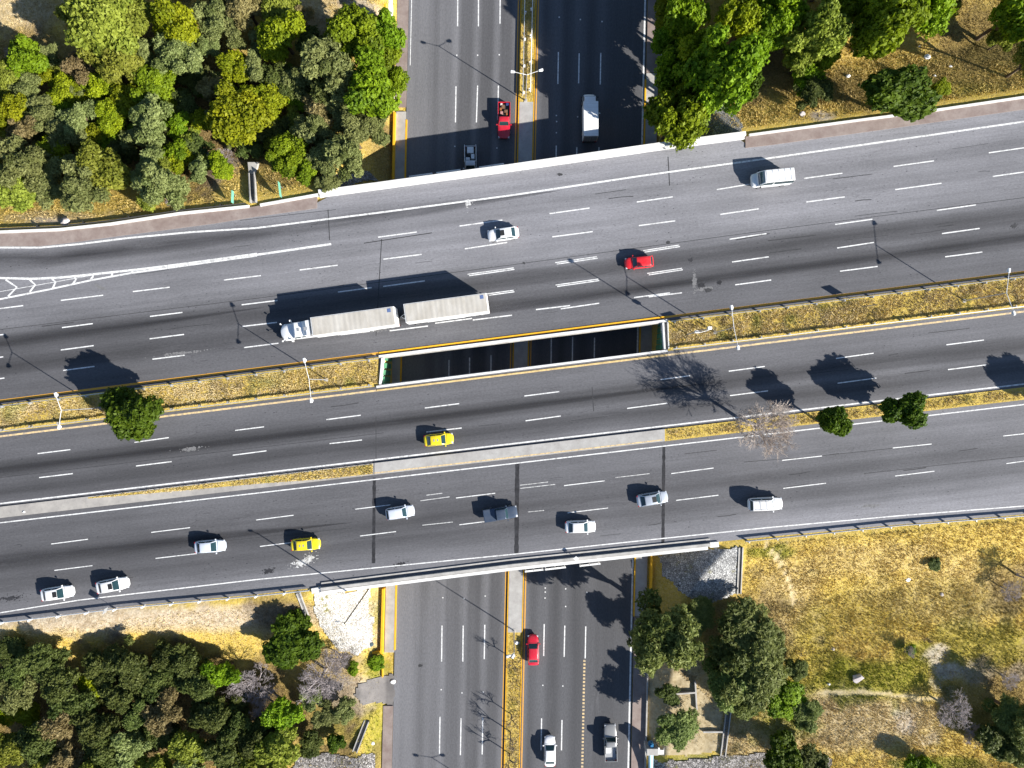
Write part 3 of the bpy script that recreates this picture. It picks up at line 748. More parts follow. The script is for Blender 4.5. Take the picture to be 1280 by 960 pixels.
track([(-300, 318), (0, 323), (60, 323), (140, 313), (240, 301), (330, 290), (420, 277), (560, 257), (700, 238)], 3.4, 1, 'dark tyre-worn lane of the slip road at the left')
track([(430, 410), (640, 384), (900, 347), (1280, 297), (1500, 268)], 1.7, 1, 'dark tyre track right of the long truck')
track([(-200, 452), (0, 428), (200, 402), (330, 384)], 2.2, 1, 'dark tyre track left of the long truck')
track([(-200, 611), (0, 588), (300, 551), (640, 509), (900, 477)], 1.5, 1, 'dark tyre track on the middle carriageway')
track([(-200, 722), (0, 700), (260, 672), (440, 653)], 2.4, 1, 'dark tyre track on the southern carriageway')

# asphalt apron at the south-west
def flat_poly(name, pts, z, mat, label, kind='structure'):
    mb = MB(); mb.add([P(x, y, z) for x, y in pts], [tuple(range(len(pts)))])
    return tag(sheet_up(mb, name, mat), label, None, None, kind)

def drape(name, pts, dz, mat, label, res=.35, rough=0.0, kind='structure', thick=True):
    """sheet laid over the ground inside a pixel polygon"""
    w = [G(x, y) for x, y in pts]
    xs = np.arange(min(p.x for p in w), max(p.x for p in w) + res, res); ys = np.arange(min(p.y for p in w), max(p.y for p in w) + res, res)
    X, Y = np.meshgrid(xs, ys)
    def inside(x, y):
        c = np.zeros_like(x, bool); n = len(w)
        for i in range(n):
            a, b = w[i], w[(i + 1) % n]
            if a.y == b.y: continue
            m = ((a.y > y) != (b.y > y)) & (x < (b.x - a.x) * (y - a.y) / (b.y - a.y) + a.x)
            c ^= m
        return c
    ox = (vnoise(X, Y, 1.3, 31) - .5) * rough * 2; oy = (vnoise(X, Y, 1.3, 32) - .5) * rough * 2
    ins = inside(X + ox, Y + oy)
    nx = len(xs); ny = len(ys)
    cell = ins[:-1, :-1] & ins[1:, :-1] & ins[:-1, 1:] & ins[1:, 1:]
    jj, ii = np.nonzero(cell)
    if len(jj) == 0: return None
    i0 = jj * nx + ii
    q = np.stack([i0, i0 + 1, i0 + 1 + nx, i0 + nx], 1)
    used, inv = np.unique(q, return_inverse=True)
    co = np.stack([X.ravel()[used], Y.ravel()[used], hfun(X.ravel()[used], Y.ravel()[used]) + dz + (vnoise(X.ravel()[used], Y.ravel()[used], .4, 33)) * .04], 1)
    me = np_mesh(name, co, inv.reshape(-1, 4)); me.materials.append(mat)
    me.polygons.foreach_set('use_smooth', [True] * len(me.polygons))
    o = link_mesh(name, me); tag(o, label, None, None, kind)
    return o
drape('stone_slope', [(388, 743), (466, 733), (466, 805), (452, 822), (425, 815), (405, 790), (392, 765)], .12, M['stone_white'], 'whitish stone paved slope below the south-west corner of the bridge', .25, .5)
drape('stone_slope', [(820, 692), (845, 688), (923, 680), (921, 742), (890, 755), (850, 742), (826, 715)], .12, M['stone_grey'], 'grey cobbled slope below the south-east corner of the bridge', .25, .3)
drape('stone_slope', [(396, 241), (420, 236), (478, 228), (462, 214), (445, 208), (420, 218)], .12, M['stone_grey'], 'grey cobbled slope below the north-west corner of the bridge', .25, .3)
drape('stone_slope', [(868, 178), (928, 169), (925, 150), (905, 128), (880, 140), (866, 160)], .12, M['stone_grey'], 'grey cobbled slope below the north-east corner of the bridge', .25, .3)
drape('footpath', [(445, 852), (496, 842), (496, 884), (462, 882), (440, 872)], .1, M['apron'], 'asphalt apron joining the sunken road on the west side', .3, .4)
#PATH = m_pave('trodden_earth', (.42, .32, .15), (.58, .47, .28), 1.2); M['path'] = PATH
drape('gravel_bed', [(808, 838), (842, 830), (862, 850), (905, 890), (900, 942), (812, 942)], .05, m_pave('yellow_gravel', (.29, .22, .115), (.50, .42, .27), 3.5), 'tan gravel yard beside the sunken road', .3, .4)
drape('rubble_ground', [(815, 946), (870, 948), (960, 940), (1040, 946), (1040, 1000), (815, 1000)], .1, M['rubble'], 'pale rubble at the foot of the field', .25, .5)
drape('rubble_ground', [(365, 948), (400, 938), (440, 946), (470, 940), (474, 1000), (360, 1000)], .1, M['rubble'], 'dark rubble at the foot of the south-west grove', .25, .5)
build_ground()
# ------------------------------------------------------------------ the bridge
bridge = empty('overpass_bridge', P(640, 440, 0), 0, 'concrete overpass with white parapets carrying the highway over the sunken road', 'bridge')
def kid(o):
    o.parent = bridge; o.matrix_parent_inverse = Matrix.Translation(-bridge.location); return o
def deck(top, bot, xa, xb):
    mb = MB(); xs = list(np.linspace(xa, xb, 30))
    T = [P(x, lerp_poly(top, x), ZD) for x in xs]; B = [P(x, lerp_poly(bot, x), ZD) for x in xs]
    at = lambda l, z: [Vector((p.x, p.y, z)) for p in l]
    mb.strip(at(T, ZD - .02), at(B, ZD - .02)); mb.strip(at(T, 4.75), at(B, 4.75)); mb.strip(at(T, 4.75), at(T, ZD - .02)); mb.strip(at(B, 4.75), at(B, ZD - .02))
    for k in (0, -1): mb.add([at(T, 4.75)[k], at(T, ZD - .02)[k], at(B, ZD - .02)[k], at(B, 4.75)[k]], [(0, 1, 2, 3)])
    return kid(mb.build('deck_slab', M['conc']))
NB = [(x, y - 1) for x, y in N_EDGE]; SB = [(x, y + 1) for x, y in S_EDGE]
deck(NB, [(x, y + 2) for x, y in A_BOT], 462, 848)
deck([(x, y - 2) for x, y in B_TOP], SB, 458, 838)
# girders below
for i, (yl, sl) in enumerate([(240, -.125), (275, -.125), (310, -.125), (345, -.125), (380, -.125), (412, -.126), (482, -.12), (515, -.12), (550, -.117), (585, -.117), (620, -.117), (655, -.117), (685, -.118)]):
    a = P(478, yl + (478 - 640) * sl, 4.3); b = P(828, yl + (828 - 640) * sl, 4.3)
    d = (b - a).normalized(); s = Vector((-d.y, d.x, 0)) * .3; mb = MB()
    mb.add([a - s + Vector((0, 0, -.5)), a + s + Vector((0, 0, -.5)), a + s + Vector((0, 0, .46)), a - s + Vector((0, 0, .46)), b - s + Vector((0, 0, -.5)), b + s + Vector((0, 0, -.5)), b + s + Vector((0, 0, .46)), b - s + Vector((0, 0, .46))],
           [(0, 1, 2, 3), (7, 6, 5, 4), (0, 4, 5, 1), (1, 5, 6, 2), (2, 6, 7, 3), (3, 7, 4, 0)])
    kid(mb.build('girder', M['conc']))
# abutments with painted ribs
M['green_wall'] = m_plain('green_painted_concrete', (.09, .26, .14), .8, 0, .3, 1.2, .2)
for u, sg in ((U_W - .3, 1), (U_E + .3, -1)):
    y0, y1 = PYW(710 if sg > 0 else 664), PYW(252 if sg > 0 else 207)
    mb = MB()
    a0, a1 = Vector((LX(u, y0), y0, 0)), Vector((LX(u, y1), y1, 0))
    for (o0, o1) in ((-.5, .22),):
        x = [a0 + Vector((sg * o0, 0, 0)), a0 + Vector((sg * o1, 0, 0)), a1 + Vector((sg * o1, 0, 0)), a1 + Vector((sg * o0, 0, 0))]
        mb.add([(p.x, p.y, -.2) for p in x] + [(p.x, p.y, 5.9) for p in x], [(0, 1, 2, 3), (4, 5, 6, 7), (0, 1, 5, 4), (1, 2, 6, 5), (2, 3, 7, 6), (3, 0, 4, 7)])
    ab = kid(mb.build('abutment', M['conc_dark']))
    k = 0; y = PYW(488 if sg > 0 else 446)
    for j in range(5):
        yy = PYW((448, 457.5, 466, 474, 481)[j] if sg > 0 else (406.5, 413.5, 420.5, 427.5, 434.5)[j]) * (CAM_H - 3) / CAM_H
        mb = MB(); xw = LX(u, yy) + sg * .225
        mb.box(min(xw, xw + sg * .3), max(xw, xw + sg * .3), yy - .36, yy + .36, .2, 5.6)
        r_ = mb.build('wall_rib', M['green_wall'], ab); r_.matrix_parent_inverse = ab.matrix_parent_inverse.copy()
        r_.matrix_parent_inverse = Matrix.Translation(-bridge.location) if False else Matrix.Identity(4)
# middle pier
for py in (250, 300, 350, 400, 500, 550, 600, 650, 690):
    y = PYW(py) * .97
    mb = MB(); mb.cyl((LX(1.2, y), y, 2.0), (0, 0, 1), .45, 2.1, 18)
    kid(mb.build('pier', M['conc']))

def parapet(pts_px, w, h, mat, step=14):
    pts = pxline(pts_px, ZD, step)
    return kid(curb_wall('parapet', pts, w, -.9, h, mat))
NP = [(400, 241.5), (420, 239.5), (640, 209.5), (830, 182), (930, 169)]
parapet(NP, .55, .8, M['conc_white'])
NK = [(400, 246), (420, 243.3), (640, 213.3), (830, 186), (930, 173)]
parapet(NK, .28, .22, M['conc_white'])
parapet([(474, 445.7), (833, 400.8)], .32, .3, M['conc_white'])
parapet([(471, 483.6), (834, 438.4)], .3, .3, M['conc_white'])
parapet([(478.5, 447.5), (475.5, 480.5)], .3, .3, M['conc_white'])
parapet([(828.5, 403.5), (830.5, 436.5)], .26, .3, M['conc_white'])
parapet([(834.3, 402.5), (835.5, 436)], .12, .3, M['conc_white'])
SP = [(402, 735.5), (640, 706), (887, 680)]
parapet(SP, .42, .5, M['conc'])
parapet([(402, 728.8), (640, 699.2), (887, 673.6)], .2, .16, M['conc'])
SP2 = [(402, 740.2), (640, 710.4), (884, 684.4)]
parapet(SP2, .42, .38, M['conc_white'])
for pts, nm in (([(390, 738.5), (402, 736.5)], 0), ([(887, 681), (898, 680)], 1)):
    kid(curb_wall('parapet_end', pxline(pts, ZD), .75, -.6, .22, M['conc_white']))
# yellow edge kerbs along the opening
parapet([(474, 441), (833, 395.8)], .2, .09, M['yellow_wall'])
parapet([(471, 488.2), (834, 443.6)], .22, .08, m_plain('worn_yellow_kerb', (.58, .43, .2), .8, 0, .3, 1.5, .2))

def pipe_railing(segs, z0, label, n_post=3):
    rt = empty('bridge_railing', P(segs[0][0], segs[0][1], z0), 0, label, 'railing')
    for (x0, y0, x1, y1) in segs:
        a = P(x0, y0, z0) - rt.location; b = P(x1, y1, z0) - rt.location
        mb = MB()
        for dz in (.15, .55): mb.tube([a + Vector((0, 0, dz)), b + Vector((0, 0, dz))], .07, 8)
        mb.build('rail', M['white_metal'], rt)
        for k in range(n_post):
            p = a + (b - a) * (k + .1) / (n_post - .8)
            mb = MB(); mb.box(p.x - .06, p.x + .06, p.y - .06, p.y + .06, -.6, .62); mb.build('post', M['white_metal'], rt)
    return rt
pipe_railing([(512, 222, 541, 218)], ZD - .6, 'short white pipe railing outside the north parapet, left of three')
pipe_railing([(546, 217.5, 576, 213.5)], ZD - .6, 'short white pipe railing outside the north parapet, middle of three')
pipe_railing([(599, 210.5, 630, 206)], ZD - .6, 'short white pipe railing outside the north parapet, right of three')
pipe_railing([(656, 713.5, 679, 711), (681, 711, 707, 708), (724, 706.5, 750, 703.5)], ZD - .5, 'white pipe railing hung outside the south parapet over the sunken road')

# ------------------------------------------------------------------ guard rails
def guardrail(pts, label, post_step=4.0, side=1, mat=None, step=24, h=.72, rest=None, smallpost=False):
    """pts: world points on the ground"""
    mat = mat or M['steel']
    rt = empty('guardrail', pts[0], 0, label, 'guardrail', 'steel guard rails along the highway')
    o = pts[0]; mb = MB(); prof = [(.0, h - .32), (.05, h - .27), (.05, h - .2), (.0, h - .16), (.05, h - .11), (.05, h - .04), (.0, h)]
    n = len(pts); rows = []
    for i, p in enumerate(pts):
        d = (pts[min(i + 1, n - 1)] - pts[max(i - 1, 0)]); d.z = 0; d.normalize(); s = Vector((-d.y, d.x, 0)) * side
        rows.append([p - o + s * (a + .06) + Vector((0, 0, z)) for a, z in prof] + [p - o + s * (.02) + Vector((0, 0, h)), p - o + s * .02 + Vector((0, 0, h - .32))])
    k = len(rows[0])
    mb.add([q for r in rows for q in r], [(i * k + j, i * k + (j + 1) % k, (i + 1) * k + (j + 1) % k, (i + 1) * k + j) for i in range(n - 1) for j in range(k)])
    mb.build('rail', mat, rt)
    acc = 0.0; nxt = .5; cnt = 0
    pm = MB(); pm.box(-.07, .07, -.22, .02, -.6, h + .02); pme = pm.mesh('post', mat)
    for a, b in zip(pts[:-1], pts[1:]):
        L = (b - a).length
        while nxt < acc + L and cnt < 98:
            q = a + (b - a) * ((nxt - acc) / L)
            d = (b - a).normalized()
            po = link_mesh('post', pme, rt, q - o, math.atan2(d.y, d.x) + (0 if side > 0 else math.pi)); cnt += 1
            nxt += post_step
        acc += L
    return rt
def lin(y0, sl, xa, xb, z, dy=0, step=30):
    return pxline([(xa, y0 + sl * xa + dy), (xb, y0 + sl * xb + dy)], z, step)
guardrail(lin(501, -.1258, -420, 474, ZD, 7.5), 'steel guard rail on the north side of the grass median, left of the bridge opening', side=1)
guardrail(lin(501, -.1258, 838, 1700, ZD, 7.0), 'steel guard rail on the north side of the grass median, right of the bridge opening', side=1)
guardrail(lin(545.5, -.1219, -420, 466, ZD, -7.0), 'steel guard rail on the south side of the grass median, left of the bridge opening', side=-1)
guardrail(lin(545.5, -.1219, 840, 1700, ZD, -7.0), 'steel guard rail on the south side of the grass median, right of the bridge opening', side=-1)
guardrail(pxline([(-420, 838), (-200, 797), (22, 775), (160, 758.5), (320, 744), (388, 737)], ZD, 20), 'steel guard rail above the south-west grove', side=1, mat=M['white_metal'])
guardrail(pxline([(930, 676), (1120, 656.5), (1280, 644), (1500, 622), (1700, 604)], ZD, 20), 'steel guard rail above the dry south-east field', side=1, mat=M['steel'])
guardrail(pxline([(-300, 291), (0, 286), (75, 283), (140, 276), (225, 263.5), (308, 254.5)], ZD - .1, 12), 'low dark guard rail behind the white kerb by the north-west thicket', post_step=6.5, side=-1, mat=M['dark_metal'], h=.5)
for u, y0, y1, lab in ((.72, PYW(122), 62, 'galvanised guard rail on the left side of the sunken median'), (1.75, PYW(118), 62, 'galvanised guard rail on the right side of the sunken median')):
    guardrail([Vector((LX(u, y), y, .12)) for y in np.linspace(y0, y1, 14)], lab, side=1 if u < 1 else -1, mat=M['white_metal'])

# ------------------------------------------------------------------ street lamps
def lamp(base, h, arms, label, zb=0.0, group='twin-arm street lamps on the medians'):
    """arms: list of (dx, dy) lamp-head offsets"""
    rt = empty('street_lamp', base, 0, label, 'street lamp', group)
    mb = MB(); mb.tube([(0, 0, -.3), (0, 0, h)], [.085, .05], 10); mb.build('pole', M['steel'], rt)
    mb = MB(); mb.rbox(-.25, .25, -.25, .25, -.1, .12, .03); mb.build('base_plate', M['conc'], rt)
    for dx, dy in arms:
        L = math.hypot(dx, dy); ux, uy = dx / L, dy / L
        mb = MB(); mb.tube([(0, 0, h - .08), (ux * L * .3, uy * L * .3, h + .02), (ux * L * .6, uy * L * .6, h + .1), (dx * .9, dy * .9, h + .18)], [.04, .036, .032, .03], 8)
        arm = mb.build('arm', M['white_metal'], rt)
        bm = bmesh.new(); bmesh.ops.create_cube(bm, size=1)
        for v in bm.verts: v.co = Vector((v.co.x * (.62 if v.co.x > 0 else .62), v.co.y * (.36 if v.co.x > 0 else .28), v.co.z * .2))
        bmesh.ops.bevel(bm, geom=list(bm.edges), offset=.05, segments=2, affect='EDGES')
        bmesh.ops.rotate(bm, verts=bm.verts, cent=(0, 0, 0), matrix=Matrix.Rotation(math.atan2(uy, ux), 3, 'Z'))
        bmesh.ops.translate(bm, verts=bm.verts, vec=(dx, dy, h + .2))
        mb = MB().bm(bm); hd = mb.build('lamp_head', M['white_metal'], arm, smooth=True)
        mb = MB(); mb.rbox(dx - .25, dx + .25, dy - .14, dy + .14, h + .06, h + .11, .02); mb.build('lens', M['lamp_lens'], hd)
    return rt
def arms_px(base, h, heads):
    out = []
    for x, y in heads:
        q = P(x, y, base.z + h); out.append((q.x - base.x, q.y - base.y))
    return out
for (bx, by), heads, lab in (((125, 510), [(71, 493.5), (75, 533.5)], 'twin-arm street lamp on the grass median left of the dark round tree'),
                             ((408, 474.5), [(381, 450.5), (389.5, 500.5)], 'twin-arm street lamp on the grass median below the long truck'),
                             ((893.5, 415.5), [(914, 384.5), (922, 434.5)], 'twin-arm street lamp on the grass median right of the bridge opening'),
                             ((1205, 376), [(1260, 338.5), (1266, 391.5)], 'twin-arm street lamp on the grass median at the right edge')):
    b = P(bx, by, ZD); lamp(b, 7.9, arms_px(b, 7.9, heads), lab)
b = P(657, 126, .1); lamp(b, 8.2, arms_px(b, 8.2, [(641, 90.5), (676, 88.5)]), 'twin-arm street lamp on the sunken median north of the bridge')
b = P(642.5, 788, .1); lamp(b, 8.2, arms_px(b, 8.2, [(635.5, 819.5), (641.5, 819.5)]), 'narrow twin-head street lamp on the sunken median south of the bridge')
b = P(648, 1016, .1); lamp(b, 8.2, [(-2, .1), (2, .1)], 'street lamp on the sunken median below the lower edge')
# leaning camera mast by the opening and the dark pole below the south parapet
b = P(859, 418, ZD)
rt = empty('camera_mast', b, 0, 'slim camera mast on the grass median beside the right end of the bridge opening', 'camera mast')
mb = MB(); mb.tube([(0, 0, -.3), (0, 0, 10.2)], [.085, .05], 10); mb.build('pole', M['grey_metal'], rt)
mb = MB(); mb.rbox(-.22, .32, -.16, .18, 4.3, 4.8, .05); mb.build('camera_box', M['white_metal'], rt)
mb = MB(); mb.rbox(-.25, .25, -.2, .2, 10.2, 10.5, .05); mb.build('camera_head', M['white_metal'], rt)
b = G(461, 736); b.z = max(b.z, 1.0)
rt = empty('utility_pole', b, 0, 'dark single pole rising from the white stone slope below the bridge', 'pole')
zt = 15.3 - b.z
mb = MB(); mb.tube([(0, 0, -.5), (0, 0, zt)], [.11, .07], 10); mb.build('shaft', M['dark_metal'], rt)
mb = MB(); mb.tube([(0, 0, zt - .3), (-.7, .3, zt)], .04, 6); mb.build('arm', M['dark_metal'], rt)
mb = MB(); mb.rbox(-1.15, -.6, .2, .42, zt - .05, zt + .12, .04); mb.build('lamp_head', M['grey_metal'], rt)

# ------------------------------------------------------------------ signs
def sign(base, ang, w, z0, z1, face, label, posts=2, back=None):
    rt = empty('road_sign', base, ang, label, 'road sign')
    mb = MB(); mb.rbox(-w / 2, w / 2, -.03, .03, z0, z1, .015); mb.build('panel', face, rt)
    for k in range(posts):
        x = 0 if posts == 1 else (-w * .32 + k * w * .64)
        mb = MB(); mb.tube([(x, .07, -.5), (x, .07, z1 - .1)], .035, 8); mb.build('post', M['grey_metal'], rt)
    return rt
sign(P(1075, 385, ZD), R(12), 1.35, 2.0, 3.1, M['dark_metal'], 'two-post road sign on the grass median, halfway along its right part')
sign(P(872, 416.5, ZD), R(14), 1.5, 1.9, 2.9, M['white_metal'], 'two-post white road sign on the grass median by the camera mast')
g = G(295, 249); sign(g, R(88), 1.7, .8, 1.5, M['green_sign'], 'narrow green road sign in the dry grass left of the drain chute')
g = G(353.5, 240); sign(g, R(97), 2.1, .8, 1.6, M['green_sign'], 'green road sign in the dry grass right of the drain chute')
b = P(141, 758, ZD); sign(b, R(70), .8, 1.3, 2.1, M['grey_metal'], 'small grey sign behind the guard rail above the south-west grove', 1)
b = P(719.3, 696, ZD)
rt = empty('marker_post', b, 0, 'small white diamond marker on the bridge shoulder beside the south parapet', 'marker')
mb = MB(); mb.tube([(0, 0, 0), (0, 0, .95)], .04, 8); mb.build('post', M['grey_metal'], rt)
mb = MB(); mb.add([(-.4, 0, .95), (0, -.34, .95), (.4, 0, .95), (0, .34, .95), (-.4, 0, 1.0), (0, -.34, 1.0), (.4, 0, 1.0), (0, .34, 1.0)], [(3, 2, 1, 0), (4, 5, 6, 7), (0, 1, 5, 4), (1, 2, 6, 5), (2, 3, 7, 6), (3, 0, 4, 7)]); mb.build('plate', M['white_metal'], rt)

# ------------------------------------------------------------------ walls and drains
def wall(name, pts, w, z0, z1, mat, label, cat='wall'):
    o = curb_wall(name, pts, w, z0, z1, mat); return tag(o, label, cat)
def upts(u0, py0, u1, py1, n=16):
    y0, y1 = PYW(py0), PYW(py1)
    return [Vector((LX(u0 + (u1 - u0) * k / n, y0 + (y1 - y0) * k / n), y0 + (y1 - y0) * k / n, 0)) for k in range(n + 1)]
wall('retaining_wall', upts(-18.6, 815, -18.55, 734), .34, -.2, .95, M['yellow_wall'], 'yellow retaining wall at the foot of the white stone slope')
wall('retaining_wall', upts(-18.45, 226, -18.45, 143), .3, -.2, .9, M['yellow_wall'], 'yellow retaining wall along the pavement north-west of the bridge')
wall('retaining_wall', [P(491, 142.5, 0), P(480, 144, 0)], .34, -.1, 1.0, M['yellow_wall'], 'short yellow return wall under the trees north-west of the bridge')
wall('retaining_wall', [P(477, 812, 0), P(465.5, 813, 0)], .34, -.1, 1.0, M['yellow_wall'], 'short yellow return wall at the lower end of the white stone slope')
wall('low_wall', [P(478.5, 817, 0), P(478.8, 845, 0)], .16, -.1, .5, M['yellow_wall'], 'thin yellow edging beside the asphalt apron')
wall('retaining_wall', upts(21.45, 775, 21.45, 684), .3, -.2, .9, M['yellow_wall'], 'yellow retaining wall at the foot of the grey cobbled slope south-east')
wall('retaining_wall', upts(21.75, 186, 21.75, 100), .3, -.2, .9, M['yellow_wall'], 'yellow retaining wall under the bright trees north-east of the bridge')
wall('low_wall', [P(829.5, 72, 0), P(830, 11, 0), P(850, 10, 0)], .28, -.1, .9, M['yellow_wall'], 'yellow corner wall beside the bright trees at the upper edge')
wall('low_wall', upts(21.45, 75, 21.35, -60), .22, -.2, .5, M['conc_white'], 'white low wall along the shaded pavement at the upper edge')
wall('low_wall', upts(-18.75, 132, -18.9, 88), .34, -.2, .55, M['conc_white'], 'white low wall under the overhanging trees by the red pavement')
# curved white parapet with the yellow corner and steps at the top edge
pts = [P(487.5, -40, 0), P(488.5, 5, 0), P(489, 14, 0), P(488.5, 21, 0), P(486.5, 24.5, 0)]
wall('curved_wall', pts, .75, -.1, .8, M['conc_white'], 'thick white curved wall end at the upper edge of the sunken road')
wall('corner_wall', [P(463.5, 11.5, .3), P(482.5, 9.5, .3), P(482.5, 24, .3)], .42, -.4, .9, M['yellow_wall'], 'yellow corner wall round the steps near the upper edge')
mb = MB()
for k in range(3):
    a = P(459 + k * 5, 23 - k * .3, .2); mb.box(a.x, a.x + .9, a.y - .5, a.y + .6, -.3, .75 - k * .22)
tag(mb.build('steps', M['conc']), 'grey concrete steps inside the yellow corner wall', 'steps')
wall('low_wall', upts(-19.35, 1000, -19.35, 891), .3, -.2, .45, M['conc_white'], 'white low wall beside the red pavement at the lower edge')
wall('low_wall', upts(21.25, 1000, 21.3, 822), .2, -.2, .55, M['conc'], 'thin pale wall between the red pavement and the gravel yard')
# drain chute down the embankment by the north-west kerb
def channel(pts, w, label, name='drain_channel', depth=.45):
    rt = empty(name, pts[0], 0, label, 'drain')
    n = len(pts); o = pts[0]
    for sgn in (-1, 1):
        rows = []
        for i, p in enumerate(pts):
            d = (pts[min(i + 1, n - 1)] - pts[max(i - 1, 0)]); d.z = 0; d.normalize(); s = Vector((-d.y, d.x, 0))
            rows.append([p - o + s * sgn * a + Vector((0, 0, z)) for a, z in ((w / 2, -.3), (w / 2, depth), (w / 2 + .14, depth), (w / 2 + .14, -.3))])
        mb = MB(); mb.add([q for r in rows for q in r], [(i * 4 + j, i * 4 + (j + 1) % 4, i * 4 + 4 + (j + 1) % 4, i * 4 + 4 + j) for i in range(n - 1) for j in range(4)] + [(0, 1, 2, 3), ((n - 1) * 4, (n - 1) * 4 + 1, (n - 1) * 4 + 2, (n - 1) * 4 + 3)])
        mb.build('side_wall', M['conc'], rt)
    mb = MB(); L, Q = [], []
    for i, p in enumerate(pts):
        d = (pts[min(i + 1, n - 1)] - pts[max(i - 1, 0)]); d.z = 0; d.normalize(); s = Vector((-d.y, d.x, 0)) * w / 2
        L.append(p - o + s + Vector((0, 0, .09))); Q.append(p - o - s + Vector((0, 0, .09)))
    mb.strip(L, Q); mb.build('channel_floor', M['conc_dark'], rt)
    return rt
def gline(a, b, n=10): return [G(a[0] + (b[0] - a[0]) * k / n, a[1] + (b[1] - a[1]) * k / n) for k in range(n + 1)]
channel(gline((318, 254), (316, 217)), .62, 'concrete drain chute running down from the red pavement into the thicket', depth=.6)
mb = MB(); a = G(316, 216); mb.add([a + Vector((-.45, -.3, .3)), a + Vector((.45, -.3, .3)), a + Vector((.8, 1.5, .12)), a + Vector((-.7, 1.5, .12)), a + Vector((-.45, -.3, -.3)), a + Vector((.45, -.3, -.3)), a + Vector((.8, 1.5, -.4)), a + Vector((-.7, 1.5, -.4))], [(0, 1, 2, 3), (0, 4, 5, 1), (1, 5, 6, 2), (2, 6, 7, 3), (3, 7, 4, 0)])
tag(mb.build('drain_apron', M['conc']), 'flared pale concrete apron at the lower end of the drain chute', 'drain')
channel(gline((925.5, 684), (923, 742)), .4, 'narrow concrete drain along the right side of the grey cobbled slope', depth=.3)
channel(gline((911, 880), (903, 944)), .55, 'concrete drain between the gravel yard and the dry field', depth=.35)
channel(gline((459, 900), (444, 939)), .5, 'concrete drain in the grass west of the low white wall', depth=.35)
channel(gline((373, 741), (385, 772)), .35, 'narrow drain beside the white stone slope', depth=.2)
for a, b, lab in (((868, 850), (870, 885), 'upright garden wall stub in the gravel yard'), ((842, 866), (868, 864), 'low garden wall under the tree in the gravel yard'), ((878, 913), (902, 913), 'thin low wall across the gravel yard')):
    pts = gline(a, b, 6); o = curb_wall('garden_wall', pts, .22, -.2, .5, M['conc']); tag(o, lab, 'wall')

# hydrant-like pump house and pipe at the lower edge
b = G(812, 932)
rt = empty('pump_station', b, 0, 'concrete pump plinth with a blue motor and a pale blue pipe by the gravel yard', 'pump station')
k = (CAM_H - 2) / FOC
mb = MB(); mb.rbox(-.85, .85, -.3, .7, -.5, 2.1, .05); mb.build('plinth', M['conc'], rt)
mb = MB(); mb.cyl((-.05, .95, 1.3), (0, 0, 1), .33, .45, 18); mb.cyl((-.05, .95, 1.8), (0, 0, 1), .22, .12, 16); mb.rbox(-.45, -.2, .75, 1.05, 1.0, 1.5, .04); mb.build('motor', m_plain('blue_enamel', (.02, .16, .34), .4, 0, .15, 3, .5), rt, smooth=True)
mb = MB(); mb.tube([(-.2, -.3, 1.5), (-.15, -1.2, 1.2), (.0, -3.6, .6), (.05, -6, .4)], .3, 14); mb.tube([(.2, -.3, 1.2), (.25, -6, .3)], .12, 10); mb.build('pipe', m_plain('pale_blue_pipe', (.38, .62, .72), .4, 0, .12, 2, .5), rt, smooth=True)
b = G(826.5, 937)
mb = MB(); mb.add([(-.85, -.6, .3), (.85, -.55, .3), (.85, .5, .3), (.35, .5, .3), (.3, .1, .3), (-.25, .1, .3), (-.3, .45, .3), (-.85, .4, .3)] + [(x, y, 0) for x, y in ((-.85, -.6), (.85, -.55), (.85, .5), (.35, .5), (.3, .1), (-.25, .1), (-.3, .45), (-.85, .4))],
       [(0, 1, 2, 3, 4, 5, 6, 7)] + [(i, (i + 1) % 8, 8 + (i + 1) % 8, 8 + i) for i in range(8)])
tag(mb.build('concrete_slab', M['conc_white'], loc=b), 'white notched concrete slab beside the blue pump', 'slab')

# ------------------------------------------------------------------ loose things on the ground
def rock(px, py, r, label, mat=None, name='boulder', cat='rock', seed=1, z=None, flat=.6):
    p = G(px, py) if z is None else P(px, py, z)
    bm = bmesh.new(); bmesh.ops.create_icosphere(bm, subdivisions=3, radius=1)
    rr = random.Random(seed); off = [Vector((rr.uniform(-1, 1), rr.uniform(-1, 1), rr.uniform(-1, 1))).normalized() for _ in range(9)]; amt = [rr.uniform(.55, .9) for _ in off]
    for v in bm.verts:
        for d, a in zip(off, amt):
            t = v.co.dot(d)
            if t > a: v.co -= d * (t - a)
        v.co = Vector((v.co.x * r, v.co.y * r * .85, v.co.z * r * flat))
    o = MB().bm(bm).build(name, mat or M['rock'], loc=(p.x, p.y, p.z + r * flat * .3)); o.data.polygons.foreach_set('use_smooth', [False] * len(o.data.polygons))
    return tag(o, label, cat)
rock(1072, 847, .95, 'grey boulder lying in the greenest patch of the dry field', seed=2)
rock(82, 277, .7, 'pale boulder behind the white kerb at the left edge', seed=3)
rock(1177, 743, .35, 'small pale stone high in the dry field', seed=4)
rock(1041, 811, .3, 'small stone on the dry field left of the green patch', seed=5)
rock(1036, 855, .28, 'small white stone near the trodden path', M['conc_white'], seed=6)
rock(1002, 143, .5, 'grey stone on the dry slope behind the right-hand pavement', seed=7)
def bag(px, py, r, label, seed, z=None, flat=.5): return rock(px, py, r, label, M['white_metal'], 'plastic_bag', 'litter', seed, z, flat)
bag(1158.5, 71.5, .5, 'largest white bag in the dry grass at the upper right', 11); bag(1149, 58, .18, 'tiny white scrap above the largest white bag', 12)
bag(1188, 83, .25, 'white scrap right of the largest white bag', 13); bag(1168, 95, .22, 'white scrap below the largest white bag, near the dark round tree', 14)
